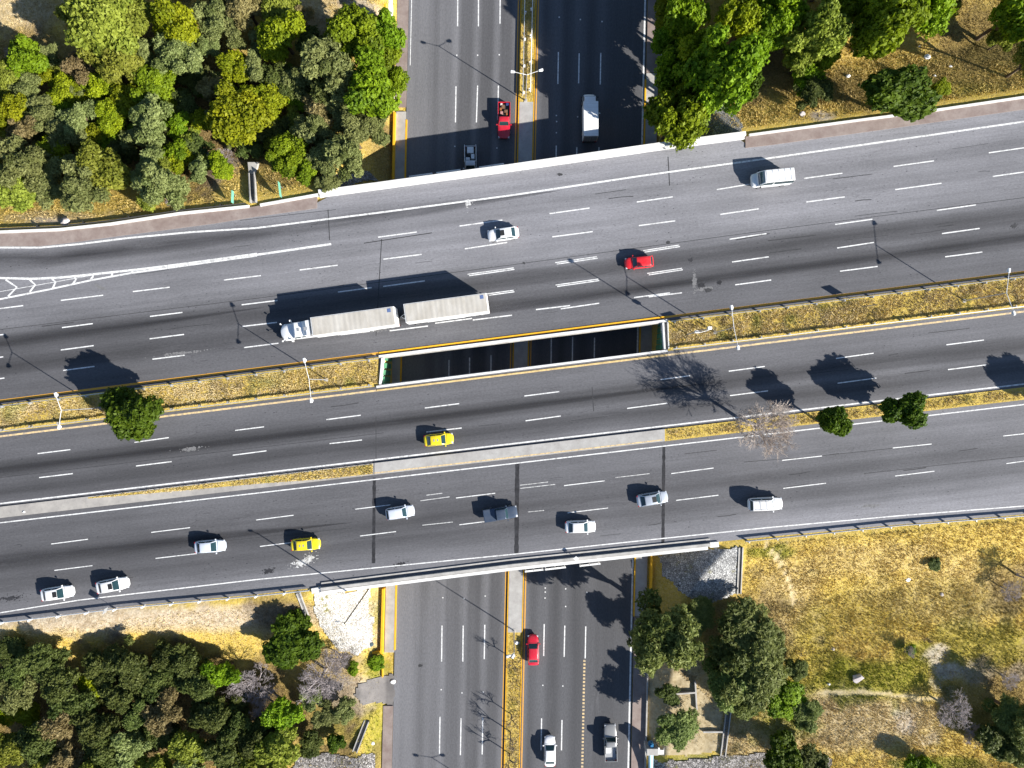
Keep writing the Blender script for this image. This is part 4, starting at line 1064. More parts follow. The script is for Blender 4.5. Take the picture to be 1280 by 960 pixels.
bag(1060, 95.5, .36, 'round white bag between the bright trees and the dark round tree', 15); bag(491.5, 852, .42, 'white bag at the edge of the asphalt apron', 16, 0.0, .35)
bag(1135, 724, .42, 'flat white board lying high in the dry field', 17, None, .2); bag(466, 929, .3, 'white scrap beside the drain at the lower edge', 18)
bag(646, 803, .38, 'white box in the grass of the sunken median', 19, .1); bag(262, 742, .2, 'white scrap on the dry verge above the south-west grove', 20)
bag(30, 640, .2, 'white scrap on the bare concrete end of the narrow median', 21, ZD + .14)
bag(464, 805, .42, 'dark blue rubbish heap at the foot of the white stone slope', 22); bpy.context.scene.collection.objects[-1].data.materials[0] = m_plain('dark_rubbish', (.05, .08, .1), .6, 0, .5, 5)
# ------------------------------------------------------------------ trees
def m_leaf(name, c0, c1, trans=.38, hue=.03):
    n = NT(name)
    t = n.attr('tint'); oi = n.n('ObjectInfo').outputs['Random']
    c = n.mix(t, c0, c1)
    hs = n.n('HueSaturation'); n.l(c, hs.inputs['Color'])
    n.l(n.math('ADD', n.math('MULTIPLY', oi, hue), .5 - hue / 2), hs.inputs['Hue'])
    n.l(n.math('ADD', n.math('MULTIPLY', oi, .35), .82), hs.inputs['Value'])
    n.set(hs.outputs[0], .62, 0, .25)
    tr = n.n('BsdfTranslucent'); n.l(hs.outputs[0], tr.inputs[0])
    mx = n.n('MixShader'); mx.inputs[0].default_value = trans
    n.l(n.b.outputs[0], mx.inputs[1]); n.l(tr.outputs[0], mx.inputs[2]); n.l(mx.outputs[0], n.out.inputs[0])
    return n.m
LEAF = {
    'G': m_leaf('leaf_bright_green', (.09, .155, .005), (.25, .35, .010)),
    'Y': m_leaf('leaf_yellow_green', (.135, .185, .005), (.36, .40, .011)),
    'O': m_leaf('leaf_olive', (.145, .18, .017), (.35, .38, .055)),
    'S': m_leaf('leaf_sage', (.12, .15, .038), (.32, .35, .125)),
    'D': m_leaf('leaf_dark_green', (.036, .078, .004), (.115, .185, .008)),
    'B': m_leaf('leaf_brown', (.17, .14, .05), (.36, .29, .13)),
    'K': m_leaf('leaf_deep_green', (.038, .062, .010), (.155, .185, .045)),
    'W': m_leaf('leaf_willow', (.075, .115, .018), (.28, .33, .095)),
}
#          clumps, clump radius, leaves, leaf size, elongation, outward bias, flatness
KIND = {
    'G': (26, (.22, .40), 9000, .062, 1.5, .75, .78), 'Y': (22, (.22, .42), 8000, .060, 1.5, .7, .75),
    'O': (30, (.20, .36), 9500, .055, 1.8, .6, .72), 'S': (40, (.14, .30), 9000, .050, 2.6, .4, .72),
    'D': (22, (.24, .42), 9500, .068, 1.4, .75, .80), 'B': (26, (.14, .34), 6500, .052, 2.4, .35, .72),
    'K': (36, (.16, .34), 9000, .055, 2.2, .45, .74), 'W': (44, (.15, .30), 11000, .045, 3.0, .4, .78),
}
def crown_mesh(kind, seed, sub=1.0):
    ncl, (r0, r1), nl, ls, el, ob, fl = KIND[kind]
    g = np.random.default_rng(seed)
    nl = int(nl * 1.9); ls = ls * .72
    # lumpy outline: a few big limbs, then clumps round them
    nlimb = g.integers(5, 8)
    ang = np.sort(g.uniform(0, 2 * np.pi, nlimb)); rad = g.uniform(.30, .62, nlimb)
    cl = []
    for k in range(ncl):
        j = g.integers(0, nlimb + 2)
        if j >= nlimb: base = np.array([0, 0, g.uniform(.05, .45)])
        else: base = np.array([np.cos(ang[j]) * rad[j], np.sin(ang[j]) * rad[j], g.uniform(-.25, .25)])
        cl.append(base + g.normal(0, .17, 3) * np.array([1, 1, .9]))
    cl = np.array(cl); cr = g.uniform(r0, r1, ncl)
    d = np.linalg.norm(cl[:, :2], axis=1); ov = np.maximum(d + cr * .9 - 1.0, 0); 
    cl[:, :2] *= ((d - ov).clip(.01) / d.clip(.01))[:, None]
    ctint = np.clip(g.normal(.5, .26, ncl), 0, 1)
    w = cr ** 2; w /= w.sum()
    ci = g.choice(ncl, nl, p=w)
    dr = g.normal(0, 1, (nl, 3)); dr[:, 2] += .35; dr /= np.linalg.norm(dr, axis=1)[:, None]
    rr = cr[ci] * (1 - np.abs(g.normal(0, .22, nl))).clip(.15, 1.1) * (1 + .25 * np.sin(dr[:, 0] * 7 + ci) * np.sin(dr[:, 1] * 6 + 2 * ci))
    pos = cl[ci] + dr * rr[:, None]
    pos[:, 2] *= fl
    nrm = dr * ob + g.normal(0, .6, (nl, 3)); nrm[:, 2] += .3; nrm /= np.linalg.norm(nrm, axis=1)[:, None]
    tv = g.normal(0, 1, (nl, 3)); tv -= nrm * (tv * nrm).sum(1)[:, None]; tv /= np.linalg.norm(tv, axis=1)[:, None]
    bv = np.cross(nrm, tv)
    s = ls * g.uniform(.55, 1.35, nl); a = (s * np.sqrt(el))[:, None]; b = (s / np.sqrt(el))[:, None]
    fold = nrm * (b * .35)
    co = np.stack([pos - tv * a, pos + bv * b + fold, pos + tv * a, pos - bv * b + fold], 1).reshape(-1, 3)
    f = np.arange(nl * 4).reshape(-1, 4)
    me = np_mesh('crown', co, f)
    ti = np.clip(ctint[ci] * .75 + g.uniform(-.1, .4, nl), 0, 1)
    at = me.attributes.new('tint', 'FLOAT', 'POINT'); at.data.foreach_set('value', np.repeat(ti, 4).astype(np.float32))
    me.materials.append(LEAF[kind])
    return me, cl * np.array([1, 1, fl]), cr
HC = 1.25       # crown centre above the ground, in crown radii
def trunk_mesh(cl, seed, mat):
    g = random.Random(seed); mb = MB()
    mb.tube([(0, 0, -.25), (.01, 0, .3), (.03, .02, .62)], [.085, .062, .052], 7)
    idx = list(range(len(cl))); g.shuffle(idx)
    for i in idx[:11]:
        c = Vector(cl[i]) + Vector((0, 0, HC)); st = Vector((.02, .015, .45 + g.random() * .25))
        m = st.lerp(c, .5) + Vector((g.uniform(-.08, .08), g.uniform(-.08, .08), g.uniform(-.02, .1)))
        mb.tube([st, m, c], [.036, .022, .008], 5)
    return mb.mesh('trunk', mat, smooth=60)
TPL = {}
for ki, k in enumerate(KIND):
    TPL[k] = []
    for v in range(5 if k in 'GYSK' else 4):
        me, cl, cr = crown_mesh(k, 100 * ki + v * 7 + 3)
        TPL[k].append((me, trunk_mesh(cl, ki * 10 + v, M['wood'])))

def twig_mesh(seed, mat, depth=5, spread=.55, n0=5, droop=0.0, name='branches', thin=1.0):
    g = random.Random(seed); segs = []
    def grow(p, d, L, r, k):
        q = p + d * L; segs.append((p, q, r, r * .72))
        if k == 0: return
        for j in range(g.choice((2, 3, 3) if k > 1 else (2, 3))):
            nd = (d + Vector((g.gauss(0, spread), g.gauss(0, spread), g.gauss(.02 - droop, spread * .7)))).normalized()
            grow(p.lerp(q, g.uniform(.55, 1.0)), nd, L * g.uniform(.6, .88), r * .62, k - 1)
    for j in range(n0):
        a = 6.283 * j / n0 + g.uniform(-.4, .4)
        grow(Vector((0, 0, .62)), Vector((math.cos(a) * .8, math.sin(a) * .8, g.uniform(.35, 1.0))).normalized(), g.uniform(.28, .38), .028 * thin, depth)
    co, f = [], []
    for p, q, r0, r1 in segs:
        d = (q - p).normalized(); a = d.orthogonal().normalized(); b = d.cross(a); o = len(co)
        for c, r in ((p, r0), (q, r1)):
            for k in range(3):
                t = k * 2.0944; co.append(tuple(c + (a * math.cos(t) + b * math.sin(t)) * max(r, .0035 * thin)))
        for k in range(3): f.append((o + k, o + (k + 1) % 3, o + 3 + (k + 1) % 3, o + 3 + k))
    me = np_mesh(name, np.array(co), np.array(f)); me.materials.append(mat); return me
M['twig_pale'] = m_plain('twig_pale', (.50, .43, .38), .9, 0, .2, 3, .15)
M['twig_grey'] = m_plain('twig_grey', (.34, .30, .30), .9, 0, .25, 3, .15)
M['twig_dark'] = m_plain('twig_dark', (.13, .11, .10), .9, 0, .25, 3, .15)
BARE = {'pale': [twig_mesh(5, M['twig_pale'], 6, .45, 15, 0, 'branches', .72)], 'grey': [twig_mesh(8 + i, M['twig_grey'], 6, .55, 9, .05, 'branches', .75) for i in range(3)], 'dark': [twig_mesh(21, M['twig_dark'], 4, .5, 4)]}
def stub(mat):
    mb = MB(); mb.tube([(0, 0, -.2), (.01, .01, .3), (0, 0, .66)], [.06, .045, .036], 7); return mb.mesh('trunk', mat, smooth=60)
STUB = {'pale': stub(M['bark_pale']), 'grey': stub(M['bark_grey']), 'dark': stub(M['wood'])}

NAME = {'G': 'broadleaf_tree', 'Y': 'yellow_green_tree', 'O': 'olive_tree', 'S': 'mesquite_tree', 'D': 'dark_tree', 'B': 'dry_tree', 'K': 'thicket_tree', 'W': 'willow_tree'}
DESC = {'G': 'bright green tree', 'Y': 'yellow-green tree', 'O': 'olive-green tree', 'S': 'feathery grey-green tree', 'D': 'dark green tree', 'B': 'brownish tree', 'K': 'deep green tree', 'W': 'soft green willowy tree', 'R': 'bare grey bush'}
def place(px, py, r, tall=1.0, hc=HC, zg=None):
    """ground point and crown radius such that the crown is seen at px,py with radius r pixels"""
    s = (CAM_H - 3) / FOC; Rr = r * s
    for _ in range(4):
        up = hc * Rr * tall
        g = G(px, py, up) if zg is None else None
        if zg is not None:
            p = P(px, py, zg + up); g = Vector((p.x, p.y, zg))
        Rr = r * (CAM_H - g.z - up) / FOC
    return g, Rr
tree_n = [0]
def tree(px, py, r, kind, label, tall=1.0, group=None, zg=None, var=None, squash=1.0, cat='tree', name=None, k=1.14, rot=None):
    r *= k; tall /= k ** .6
    g, Rr = place(px, py, r, tall, zg=zg); tree_n[0] += 1
    vs = TPL[kind]; me, tm = vs[(tree_n[0] * 7 + int(px)) % len(vs) if var is None else var]
    rt = empty(name or NAME[kind], g, RNG.uniform(0, 6.28) if rot is None else rot, label, cat, group)
    rt.scale = (Rr * squash, Rr / squash, Rr * tall)
    link_mesh('trunk', tm, rt)
    c = link_mesh('crown', me, rt, Vector((0, 0, HC)))
    return rt
def bare(px, py, r, kind, label, tall=1.0, group=None, zg=None, var=0, name='bare_tree', cat='tree'):
    g, Rr = place(px, py, r, tall, .95, zg)
    rt = empty(name, g, RNG.uniform(0, 6.28), label, cat, group); rt.scale = (Rr, Rr, Rr * tall)
    link_mesh('trunk', STUB[kind], rt); link_mesh('branches', BARE[kind][var % len(BARE[kind])], rt)
    return rt

# landmarks that labels can point to
LAND_NW = [((316, 230), 'the drain chute'), ((300, 143), 'the large yellow-leaved tree'), ((482, 145), 'the yellow return wall'), ((482, 12), 'the yellow-walled steps'), ((5, 5), "the top left corner"), ((2, 290), 'the white kerb end')]
LAND_SW = [((365, 810), 'the round bright tree'), ((2, 780), 'the guard rail end'), ((460, 735), 'the dark pole'), ((2, 958), "the bottom left corner"), ((310, 855), 'the bare grey bush'), ((205, 748), 'the guard rail middle')]
LAND_NE = [((930, 171), 'the north parapet end'), ((1115, 122), 'the dark round tree'), ((831, 12), 'the north-east yellow wall'), ((1278, 5), "the top right corner")]
used_labels = set()
ONES = 'zero one two three four five six seven eight nine ten eleven twelve thirteen fourteen fifteen sixteen seventeen eighteen nineteen'.split()
def spell(n):
    if n < 20: return ONES[n]
    t = ['twenty', 'thirty', 'forty', 'fifty', 'sixty', 'seventy'][n // 10 - 2]
    return t if n % 10 == 0 else t + '-' + ONES[n % 10]
def auto_label(px, py, r, kind, land, where):
    size = 'tiny' if r < 13 else 'small' if r < 18 else 'medium' if r < 25 else 'large' if r < 34 else 'huge'
    opts = []
    for (lx, ly), nm in land:
        dx, dy = px - lx, py - ly; d = math.hypot(dx, dy) / 8.5
        if d < .8 or d > 60: continue
        ang = math.degrees(math.atan2(-dy, dx)) % 360
        dn = ['right of', 'up and right of', 'above', 'up and left of', 'left of', 'down and left of', 'below', 'down and right of'][int((ang + 22.5) // 45) % 8]
        opts.append((d, '%s %s %s metres %s %s' % (size, DESC[kind], spell(round(d)), dn, nm), 'low-set %s %s %s metres %s %s' % (size, DESC[kind], spell(round(d)), dn, nm)))
    opts.sort()
    for q in (1, 2):
        for t in opts:
            if t[q] not in used_labels:
                used_labels.add(t[q]); return t[q]
    return opts[0][1] + ', in deep shade'
NW = """130 20 40 O;100 28 26 O;160 28 27 O;215 23 28 Y;268 18 23 S;292 40 20 S;308 12 24 B;30 73 22 G;66 70 13 S;100 83 20 B;138 75 30 O;178 68 22 S;220 66 27 S;258 58 17 S;288 80 20 Y;262 110 17 B;
6 97 20 O;35 112 19 S;59 99 11 Y;77 113 16 Y;101 113 12 Y;126 110 17 Y;190 108 24 G;158 124 19 Y;20 140 20 Y;54 142 21 S;100 145 22 S;140 148 18 Y;27 163 20 B;80 166 22 S;190 150 27 S;222 152 14 G;
300 145 36 Y;318 128 18 Y;283 160 20 Y;253 154 13 Y;170 172 19 S;62 185 18 Y;112 172 14 Y;118 205 31 O;26 205 30 S;70 212 24 S;188 205 23 S;216 192 16 G;245 186 17 K;200 230 28 S;16 236 24 O;100 238 27 S;
62 238 20 S;188 243 15 O;250 212 14 S;232 130 18 K;150 190 16 K;50 160 14 K;238 90 16 K;
352 45 26 Y;346 8 22 O;318 78 20 S;330 50 16 S;388 62 22 K;405 84 36 S;372 100 20 S;444 43 28 G;478 42 23 G;488 72 17 G;462 106 33 G;491 100 15 G;395 137 21 B;426 145 20 S;465 158 22 S;442 172 24 S;388 166 23 S;426 196 25 S;
402 200 19 S;360 194 21 G;386 217 13 G;333 128 20 Y;327 163 14 S;346 160 18 K;348 105 22 K;340 178 13 K;455 130 18 O;310 185 14 K;372 20 16 B;410 225 14 S"""
for d in NW.replace('\n', '').split(';'):
    x, y, r, k = d.split(); x, y, r = float(x), float(y), float(r)
    tl = 1.0 if k not in 'K' else .8
    if x == 300 and k == 'Y':
        tree(x, y, r, k, 'large yellow-leaved tree standing out in the middle of the north-west thicket', 1.1, 'trees of the north-west thicket'); continue
    tree(x, y, r, k, auto_label(x, y, r, k, LAND_NW, 'NW'), tl * (1.15 if r > 24 else 1), 'trees of the north-west thicket', k=1.32)
fill = [(float(x), float(y)) for x in range(12, 430, 30) for y in range(95, 235, 26)]
for i, (x, y) in enumerate(fill):
    x += RNG.uniform(-11, 11); y += RNG.uniform(-10, 10)
    if y > 222 and x > 230 or 205 < x < 235 and 90 < y < 128 or x > 440 or (285 < x < 345 and y > 185): continue
    k = 'SYOGSKOY'[int(RNG.integers(0, 8))]; r = RNG.uniform(11, 15.5)
    tree(x, y, r, k, auto_label(x, y, r, k, LAND_NW, 'NW'), .9, 'undergrowth of the north-west thicket', k=1.25)
# trees beyond the left and upper edges (their edges and shadows reach in)
for x, y, r, k in ((-30, 60, 26, 'S'), (-35, 120, 30, 'O'), (-30, 190, 30, 'S'), (-28, 240, 24, 'K'), (60, -30, 26, 'O'), (130, -38, 30, 'Y'), (200, -32, 28, 'S'), (270, -35, 28, 'K'), (335, -38, 28, 'S'), (440, -40, 24, 'G')):
    tree(x, y, r, k, auto_label(x, y, r, k, LAND_NW, 'NW'), 1.0, 'trees of the north-west thicket')
for x, y, r, v, lab in ((275, 200, 24, 0, 'bare grey bush left of the drain chute'), (345, 120, 15, 1, 'small bare grey bush inside the north-west thicket'), (215, 248, 14, 1, 'low bare bush near the red pavement left of the drain chute'), (15, 68, 16, 0, 'bare grey bush by the left edge below the pale clearing')):
    bare(x, y, r, 'grey', lab, .6, 'bare grey bushes', var=v, name='bare_bush', cat='bush')
NE = """858 28 26 G 1.5;905 88 42 G 1.35;842 88 24 G 1.4;845 147 33 G 1.3;932 105 18 D 1.1;925 28 26 Y 1.4;955 48 22 G 1.2;972 16 30 G 1.3;1018 35 34 O 1.2;1005 72 22 O 1.1;1032 70 16 Y 1;1112 16 40 G 1.3;1152 6 34 G 1.2;1080 10 24 G 1.2;1190 -4 22 O 1.1;1268 14 32 G 1.2;
870 130 24 G 1.2;880 60 26 Y 1.4;1255 48 16 O 1;838 52 20 G .9;836 20 20 Y .9;850 110 22 G 1;1040 10 26 G 1.1;1010 100 18 G .8"""
for d in NE.replace('\n', '').split(';'):  # two low crowns nearest the sunken road are added to deepen its shade
    x, y, r, k, t = d.split(); x, y, r, t = float(x), float(y), float(r), float(t)
    tree(x, y, r, k, auto_label(x, y, r, k, LAND_NE, 'NE'), t * 1.25, 'bright trees north-east of the bridge', k=1.22)
for x, y, r, k in ((900, -45, 34, 'G'), (970, -45, 34, 'Y'), (1050, -45, 36, 'G'), (840, -40, 30, 'G'), (1300, 70, 26, 'O'), (1240, -40, 34, 'G')):
    tree(x, y, r, k, auto_label(x, y, r, k, LAND_NE, 'NE'), 1.6, 'bright trees north-east of the bridge')
tree(1017, 115, 22, 'K', 'low dark bush in the shade left of the dark round tree', .7, cat='bush', name='shrub')
tree(1114, 119, 44, 'D', 'big dark green round tree overhanging the right-hand red pavement', .7, var=0, squash=1.22, rot=0.1, k=1.12)
tree(1178, 110, 11, 'Y', 'small pale green shrub touching the right side of the dark round tree', .8, cat='bush', name='shrub')
# medians
tree(165, 510, 35, 'D', 'dark round tree on the grass median, left part', .85, zg=ZD, var=1)
tree(1038, 528, 22, 'D', 'small dark green tree on the narrow median, left of the pair', 1.25, 'pair of small trees on the narrow median', ZD, var=0, rot=.3)
tree(1129, 517, 26, 'D', 'small dark green tree on the narrow median, right of the pair', 1.1, 'pair of small trees on the narrow median', ZD, var=2, squash=1.1, rot=.2)
tree(1338, 498, 21, 'D', 'dark tree on the narrow median just beyond the right edge', 1.1, None, ZD, var=1)
rt = empty('bare_tree', P(926, 525, ZD), 1.0, 'leafless pale tree on the narrow median leaning over the southern carriageway', 'tree')
rt.scale = (5.0, 5.0, 6.0); rt.rotation_euler = (R(16), R(2), 1.0)
link_mesh('trunk', STUB['pale'], rt); link_mesh('branches', BARE['pale'][0], rt)
for x, y, hh, lab in ((641, 832, 15, 'topmost'), (639, 903, 15, 'second from the top'), (638, 928, 18, 'third from the top'), (637, 955, 17, 'lowest')):
    bare(x, y, hh * .9, 'dark', 'thin bare sapling in the sunken grass median, %s of four' % lab, 1.6, 'bare saplings in the sunken median', .1, 0)
SW = """52 830 27 K;25 838 22 K;72 852 26 K;116 852 17 Y;160 830 27 K;125 838 22 K;150 868 22 K;196 850 22 K;228 832 25 K;206 822 20 K;90 878 24 K;20 865 24 S;30 895 18 Y;7 893 13 Y;100 890 15 B;75 910 24 B;120 905 26 K;45 928 26 K;14 940 22 O;86 946 24 B;
130 932 25 K;175 890 21 K;207 887 23 B;250 856 23 K;278 842 20 G;266 895 25 K;292 908 22 K;236 930 25 O;160 942 25 S;196 955 21 O;282 942 26 K;316 925 22 K;355 898 21 G;332 920 19 K;350 943 27 O;180 920 18 K;210 915 17 K;250 835 16 K;300 878 15 K;10 815 18 K;
390 872 14 S;420 926 11 D;430 888 15 S;471 828 9 G;410 895 16 S;385 930 15 K;60 960 24 O;120 968 26 O;300 968 24 O;240 968 26 S;440 835 8 G"""
for d in SW.replace('\n', '').split(';'):
    x, y, r, k = d.split(); x, y, r = float(x), float(y), float(r)
    tree(x, y, r, k, auto_label(x, y, r, k, LAND_SW, 'SW'), (1.1 if r > 18 else .85) * (.75 if y < 842 else 1), 'trees of the south-west grove', k=1.26)
for x, y, r, k in ((-25, 850, 26, 'K'), (-30, 920, 28, 'K'), (20, 995, 28, 'K'), (180, 998, 28, 'O'), (350, 995, 26, 'K')):
    tree(x, y, r, k, auto_label(x, y, r, k, LAND_SW, 'SW'), 1.1, 'trees of the south-west grove')
tree(369, 808, 36, 'D', 'round bright green tree at the left foot of the white stone slope', .62, var=2)
for x, y, r, v, lab in ((316, 856, 38, 0, 'large bare grey bush in the south-west grove left of the round tree'), (335, 887, 27, 1, 'bare grey bush below the round bright tree'), (400, 848, 38, 2, 'large bare grey bush between the round tree and the asphalt apron'), (422, 826, 24, 0, 'bare grey bush on the lower white stones'), (405, 868, 20, 0, 'bare grey bush left of the asphalt apron')):
    bare(x, y, r, 'grey', lab, .75, 'bare grey bushes', var=v, name='bare_bush', cat='bush')
# south-east
for x, y, r, k, t, lab in ((838, 792, 42, 'W', 1.2, 'large soft green tree whose crown overhangs the yellow wall'), (872, 774, 22, 'W', .55, 'green tree tucked between the cobbled slope and the two large willowy trees'), (800, 795, 17, 'W', 1.2, 'small green tree leaning over the shaded pavement'),
                           (940, 794, 43, 'W', .6, 'largest soft green tree right of the narrow concrete drain'), (948, 842, 40, 'W', .8, 'large willowy tree above the upper end of the field drain'), (915, 850, 28, 'W', 1.0, 'willowy tree over the gravel yard drain'), (930, 882, 20, 'W', .9, 'small willowy tree at the foot of the large willowy trees'),
                           (834, 868, 15, 'K', .9, 'small dark shrub under the tree in the gravel yard'), (852, 908, 25, 'W', .6, 'spiky green bush in the middle of the gravel yard'), (998, 838, 15, 'W', .8, 'small pale green shrub beside the dead trunk in the field'), (983, 876, 20, 'G', .6, 'bright green low bush at the left end of the trodden path'),
                           (1008, 888, 19, 'W', .7, 'grey-green low bush below the trodden path'), (982, 946, 24, 'D', .9, 'dark tree standing over the rubble at the lower edge'), (1010, 958, 20, 'K', .8, 'deep green shrub right of the rubble at the lower edge'), (1148, 960, 16, 'G', .8, 'small bright bush at the lower edge of the dry field'),
                           (1140, 813, 7, 'G', .8, 'tiny green sapling in the green patch of the field'), (1262, 888, 22, 'W', .8, 'straggly green bush near the lower right corner'), (1242, 930, 20, 'K', .8, 'dark bush in the lower right corner'), (1275, 938, 20, 'W', .9, 'green tree at the very lower right corner'), (1290, 905, 26, 'W', 1.0, 'green tree on the right edge above the corner'), (1168, 965, 10, 'Y', .7, 'small yellow-green bush at the lower edge'),
                           (1168, 705, 9, 'K', .5, 'small dark shrub high on the dry field')):
    tree(x, y, r, k, lab, t, k=1.36 if r > 18 else 1.2, cat='bush' if t < .75 else 'tree', name='shrub' if t < .75 else None)
for x, y, r, kd, v, t, lab in ((1195, 892, 30, 'grey', 0, .7, 'large bare grey bush on the dry field near the lower right corner'), (1218, 918, 20, 'grey', 1, .6, 'bare grey bush beside the straggly green bush'), (1262, 738, 18, 'grey', 1, .9, 'bare grey bush at the right edge of the dry field'), (1138, 815, 9, 'grey', 0, 1.6, 'thin bare sapling beside the tiny green one'), (1262, 850, 16, 'grey', 1, .8, 'bare bush above the straggly green bush'), (1160, 800, 8, 'dark', 0, 1.8, 'thin dark sapling by the bare earth patch'), (1003, 816, 9, 'dark', 0, 1.2, 'dead dark trunk right of the willowy trees'), (1300, 730, 28, 'grey', 0, 1.4, 'bare grey tree just beyond the right edge')):
    bare(x, y, r, kd, lab, t, 'bare grey bushes', var=v, name='bare_bush', cat='bush')

# ------------------------------------------------------------------ dry grass (nobody could count it)
def grass(name, regions, dens, label, hgt=.26, zfun=None, seed=1):
    g = np.random.default_rng(seed); allp = []
    for pts, z in regions:
        w = [P(x, y, 3.0 if z is None else z) for x, y in pts]
        x0, x1 = min(p.x for p in w), max(p.x for p in w); y0, y1 = min(p.y for p in w), max(p.y for p in w)
        n = int((x1 - x0) * (y1 - y0) * dens); x = g.uniform(x0, x1, n); y = g.uniform(y0, y1, n)
        kp = vnoise(x, y, 1.5, 61) * .6 + vnoise(x, y, .6, 62) * .4 > g.uniform(.05, .42, n); x, y = x[kp], y[kp]; n = len(x)
        c = np.zeros(n, bool); m_ = len(w)
        for i in range(m_):
            a, b = w[i], w[(i + 1) % m_]
            if abs(a.y - b.y) < 1e-9: continue
            c ^= ((a.y > y) != (b.y > y)) & (x < (b.x - a.x) * (y - a.y) / (b.y - a.y) + a.x)
        x, y = x[c], y[c]
        if z is None:
            h = hfun(x, y)
            yn = np.interp(x, NX, NY); ys = np.interp(x, SX, SY); u = x - KX * y
            e = np.maximum(y - yn, ys - y)
            ok = (e > .45) & ((u < U_W - .6) | (u > U_E + .6)) & (zval('bare', x, y) < g.uniform(.3, 1.2, len(x))) & (zval('path', x, y) < g.uniform(.15, .9, len(x)))
            x, y, h = x[ok], y[ok], h[ok]
        else: h = np.full(len(x), z)
        allp.append(np.stack([x, y, h], 1))
    p = np.concatenate(allp); n = len(p)
    gr = zval('green', p[:, 0], p[:, 1]); li = zval('litter', p[:, 0], p[:, 1]); pa = zval('pale', p[:, 0], p[:, 1])
    if regions[0][1] is not None:
        v1 = vnoise(p[:, 0], p[:, 1], 2.3, 71); v2 = vnoise(p[:, 0], p[:, 1], 1.7, 72)
        gr = np.clip((v1 - .62) * 2.2, 0, .8); li = np.clip((v2 - .6) * 2.5, 0, .9); pa = np.clip(.35 + vnoise(p[:, 0], p[:, 1], 5, 73), 0, 1)
    nb = 3
    p = np.repeat(p, nb, 0); gr, li, pa = (np.repeat(a, nb) for a in (gr, li, pa)); N = len(p)
    a = g.uniform(0, 6.283, N); hh = hgt * g.uniform(.35, 1.3, N) * (1 - .45 * li) * (.55 + .9 * vnoise(p[:, 0], p[:, 1], 1.6, 51)); w = g.uniform(.022, .06, N)
    t = np.stack([np.cos(a), np.sin(a)], 1); lean = g.uniform(.25, 1.1, N) * hh
    la = a + g.uniform(-1.2, 1.2, N) + 1.57
    base = p + np.stack([g.normal(0, .06, N), g.normal(0, .06, N), np.full(N, -.02)], 1)
    co = np.zeros((N, 3, 3)); co[:, 0] = base; co[:, 1] = base; co[:, 2] = base
    co[:, 0, :2] -= t * w[:, None]; co[:, 1, :2] += t * w[:, None]
    co[:, 2, 0] += np.cos(la) * lean; co[:, 2, 1] += np.sin(la) * lean; co[:, 2, 2] += hh
    me = np_mesh(name, co.reshape(-1, 3), np.arange(N * 3).reshape(-1, 3))
    for nm, v in (('green', gr), ('litter', li), ('pale', pa), ('tint', g.uniform(0, 1, N) * .6 + .4 * vnoise(p[:, 0], p[:, 1], 3.0, 52))):
        at = me.attributes.new(nm, 'FLOAT', 'POINT'); at.data.foreach_set('value', np.repeat(v, 3).astype(np.float32))
    m = M.get('grass_blade')
    if not m:
        q = NT('grass_blade'); c = q.mix(q.attr('tint'), (.46, .335, .08), (.70, .55, .22))
        c = q.mix(q.math('MULTIPLY', q.attr('pale'), .7), c, q.mix(q.attr('tint'), (.42, .32, .17), (.68, .58, .40)))
        c = q.mix(q.math('MULTIPLY', q.attr('green'), .85), c, q.mix(q.attr('tint'), (.13, .165, .006), (.30, .33, .025)))
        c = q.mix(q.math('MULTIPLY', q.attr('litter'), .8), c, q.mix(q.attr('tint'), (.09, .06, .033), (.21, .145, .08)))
        m = q.set(c, .8, 0, .15); M['grass_blade'] = m
    me.materials.append(m)
    o = link_mesh(name, me); return tag(o, label, None, None, 'stuff')
GD = 34
grass('dry_grass', [([(926, 676), (1290, 640), (1290, 975), (900, 975), (905, 900), (928, 760)], None)], GD, 'golden dry grass of the south-east field', seed=2)
grass('dry_grass', [([(-8, 785), (390, 742), (480, 760), (480, 975), (-8, 975)], None)], 14, 'dry grass under the south-west grove', seed=3)
grass('dry_grass', [([(-8, -8), (500, -8), (490, 225), (400, 240), (310, 256), (140, 278), (-8, 289)], None)], 14, 'dry grass under the north-west thicket', seed=4)
grass('dry_grass', [([(830, -8), (1290, -8), (1290, 118), (1065, 150), (935, 168), (830, 180)], None)], GD, 'golden dry grass behind the right-hand red pavement', seed=5)
grass('dry_grass', [([(809, 836), (905, 836), (905, 944), (809, 944)], None), ([(812, 745), (935, 745), (935, 838), (806, 838)], None)], 11, 'sparse dry tufts in the gravel yard and under the willowy trees', .2, seed=9)
ML = lambda x: 501 - .1258 * x + 9; MR = lambda x: 545.5 - .1219 * x - 9
ZMED = ZD + .05
grass('dry_grass', [([(-60, ML(-60)), (472, ML(472)), (472, MR(472)), (-60, MR(-60))], ZMED), ([(838, ML(838)), (1340, ML(1340)), (1340, MR(1340)), (838, MR(838))], ZMED)], 56, 'golden dry grass on the median beside the bridge opening', .3, seed=6)
NT_, NB_ = (lambda x: 629.5 - .1168 * x + 6), (lambda x: 653.5 - .1155 * x - 8)
grass('dry_grass', [(TAPER, ZD + .12), ([(834, NT_(834)), (1340, NT_(1340)), (1340, NB_(1340)), (834, NB_(834))], ZD + .12)], 45, 'dry grass along the narrow median', .22, seed=7)
grass('dry_grass', [([(652, -10), (669, -10), (666, 126), (651, 126)], .14), ([(637, 792), (652, 792), (649, 975), (633, 975)], .14)], 40, 'patchy grass in the sunken median', .2, seed=8)
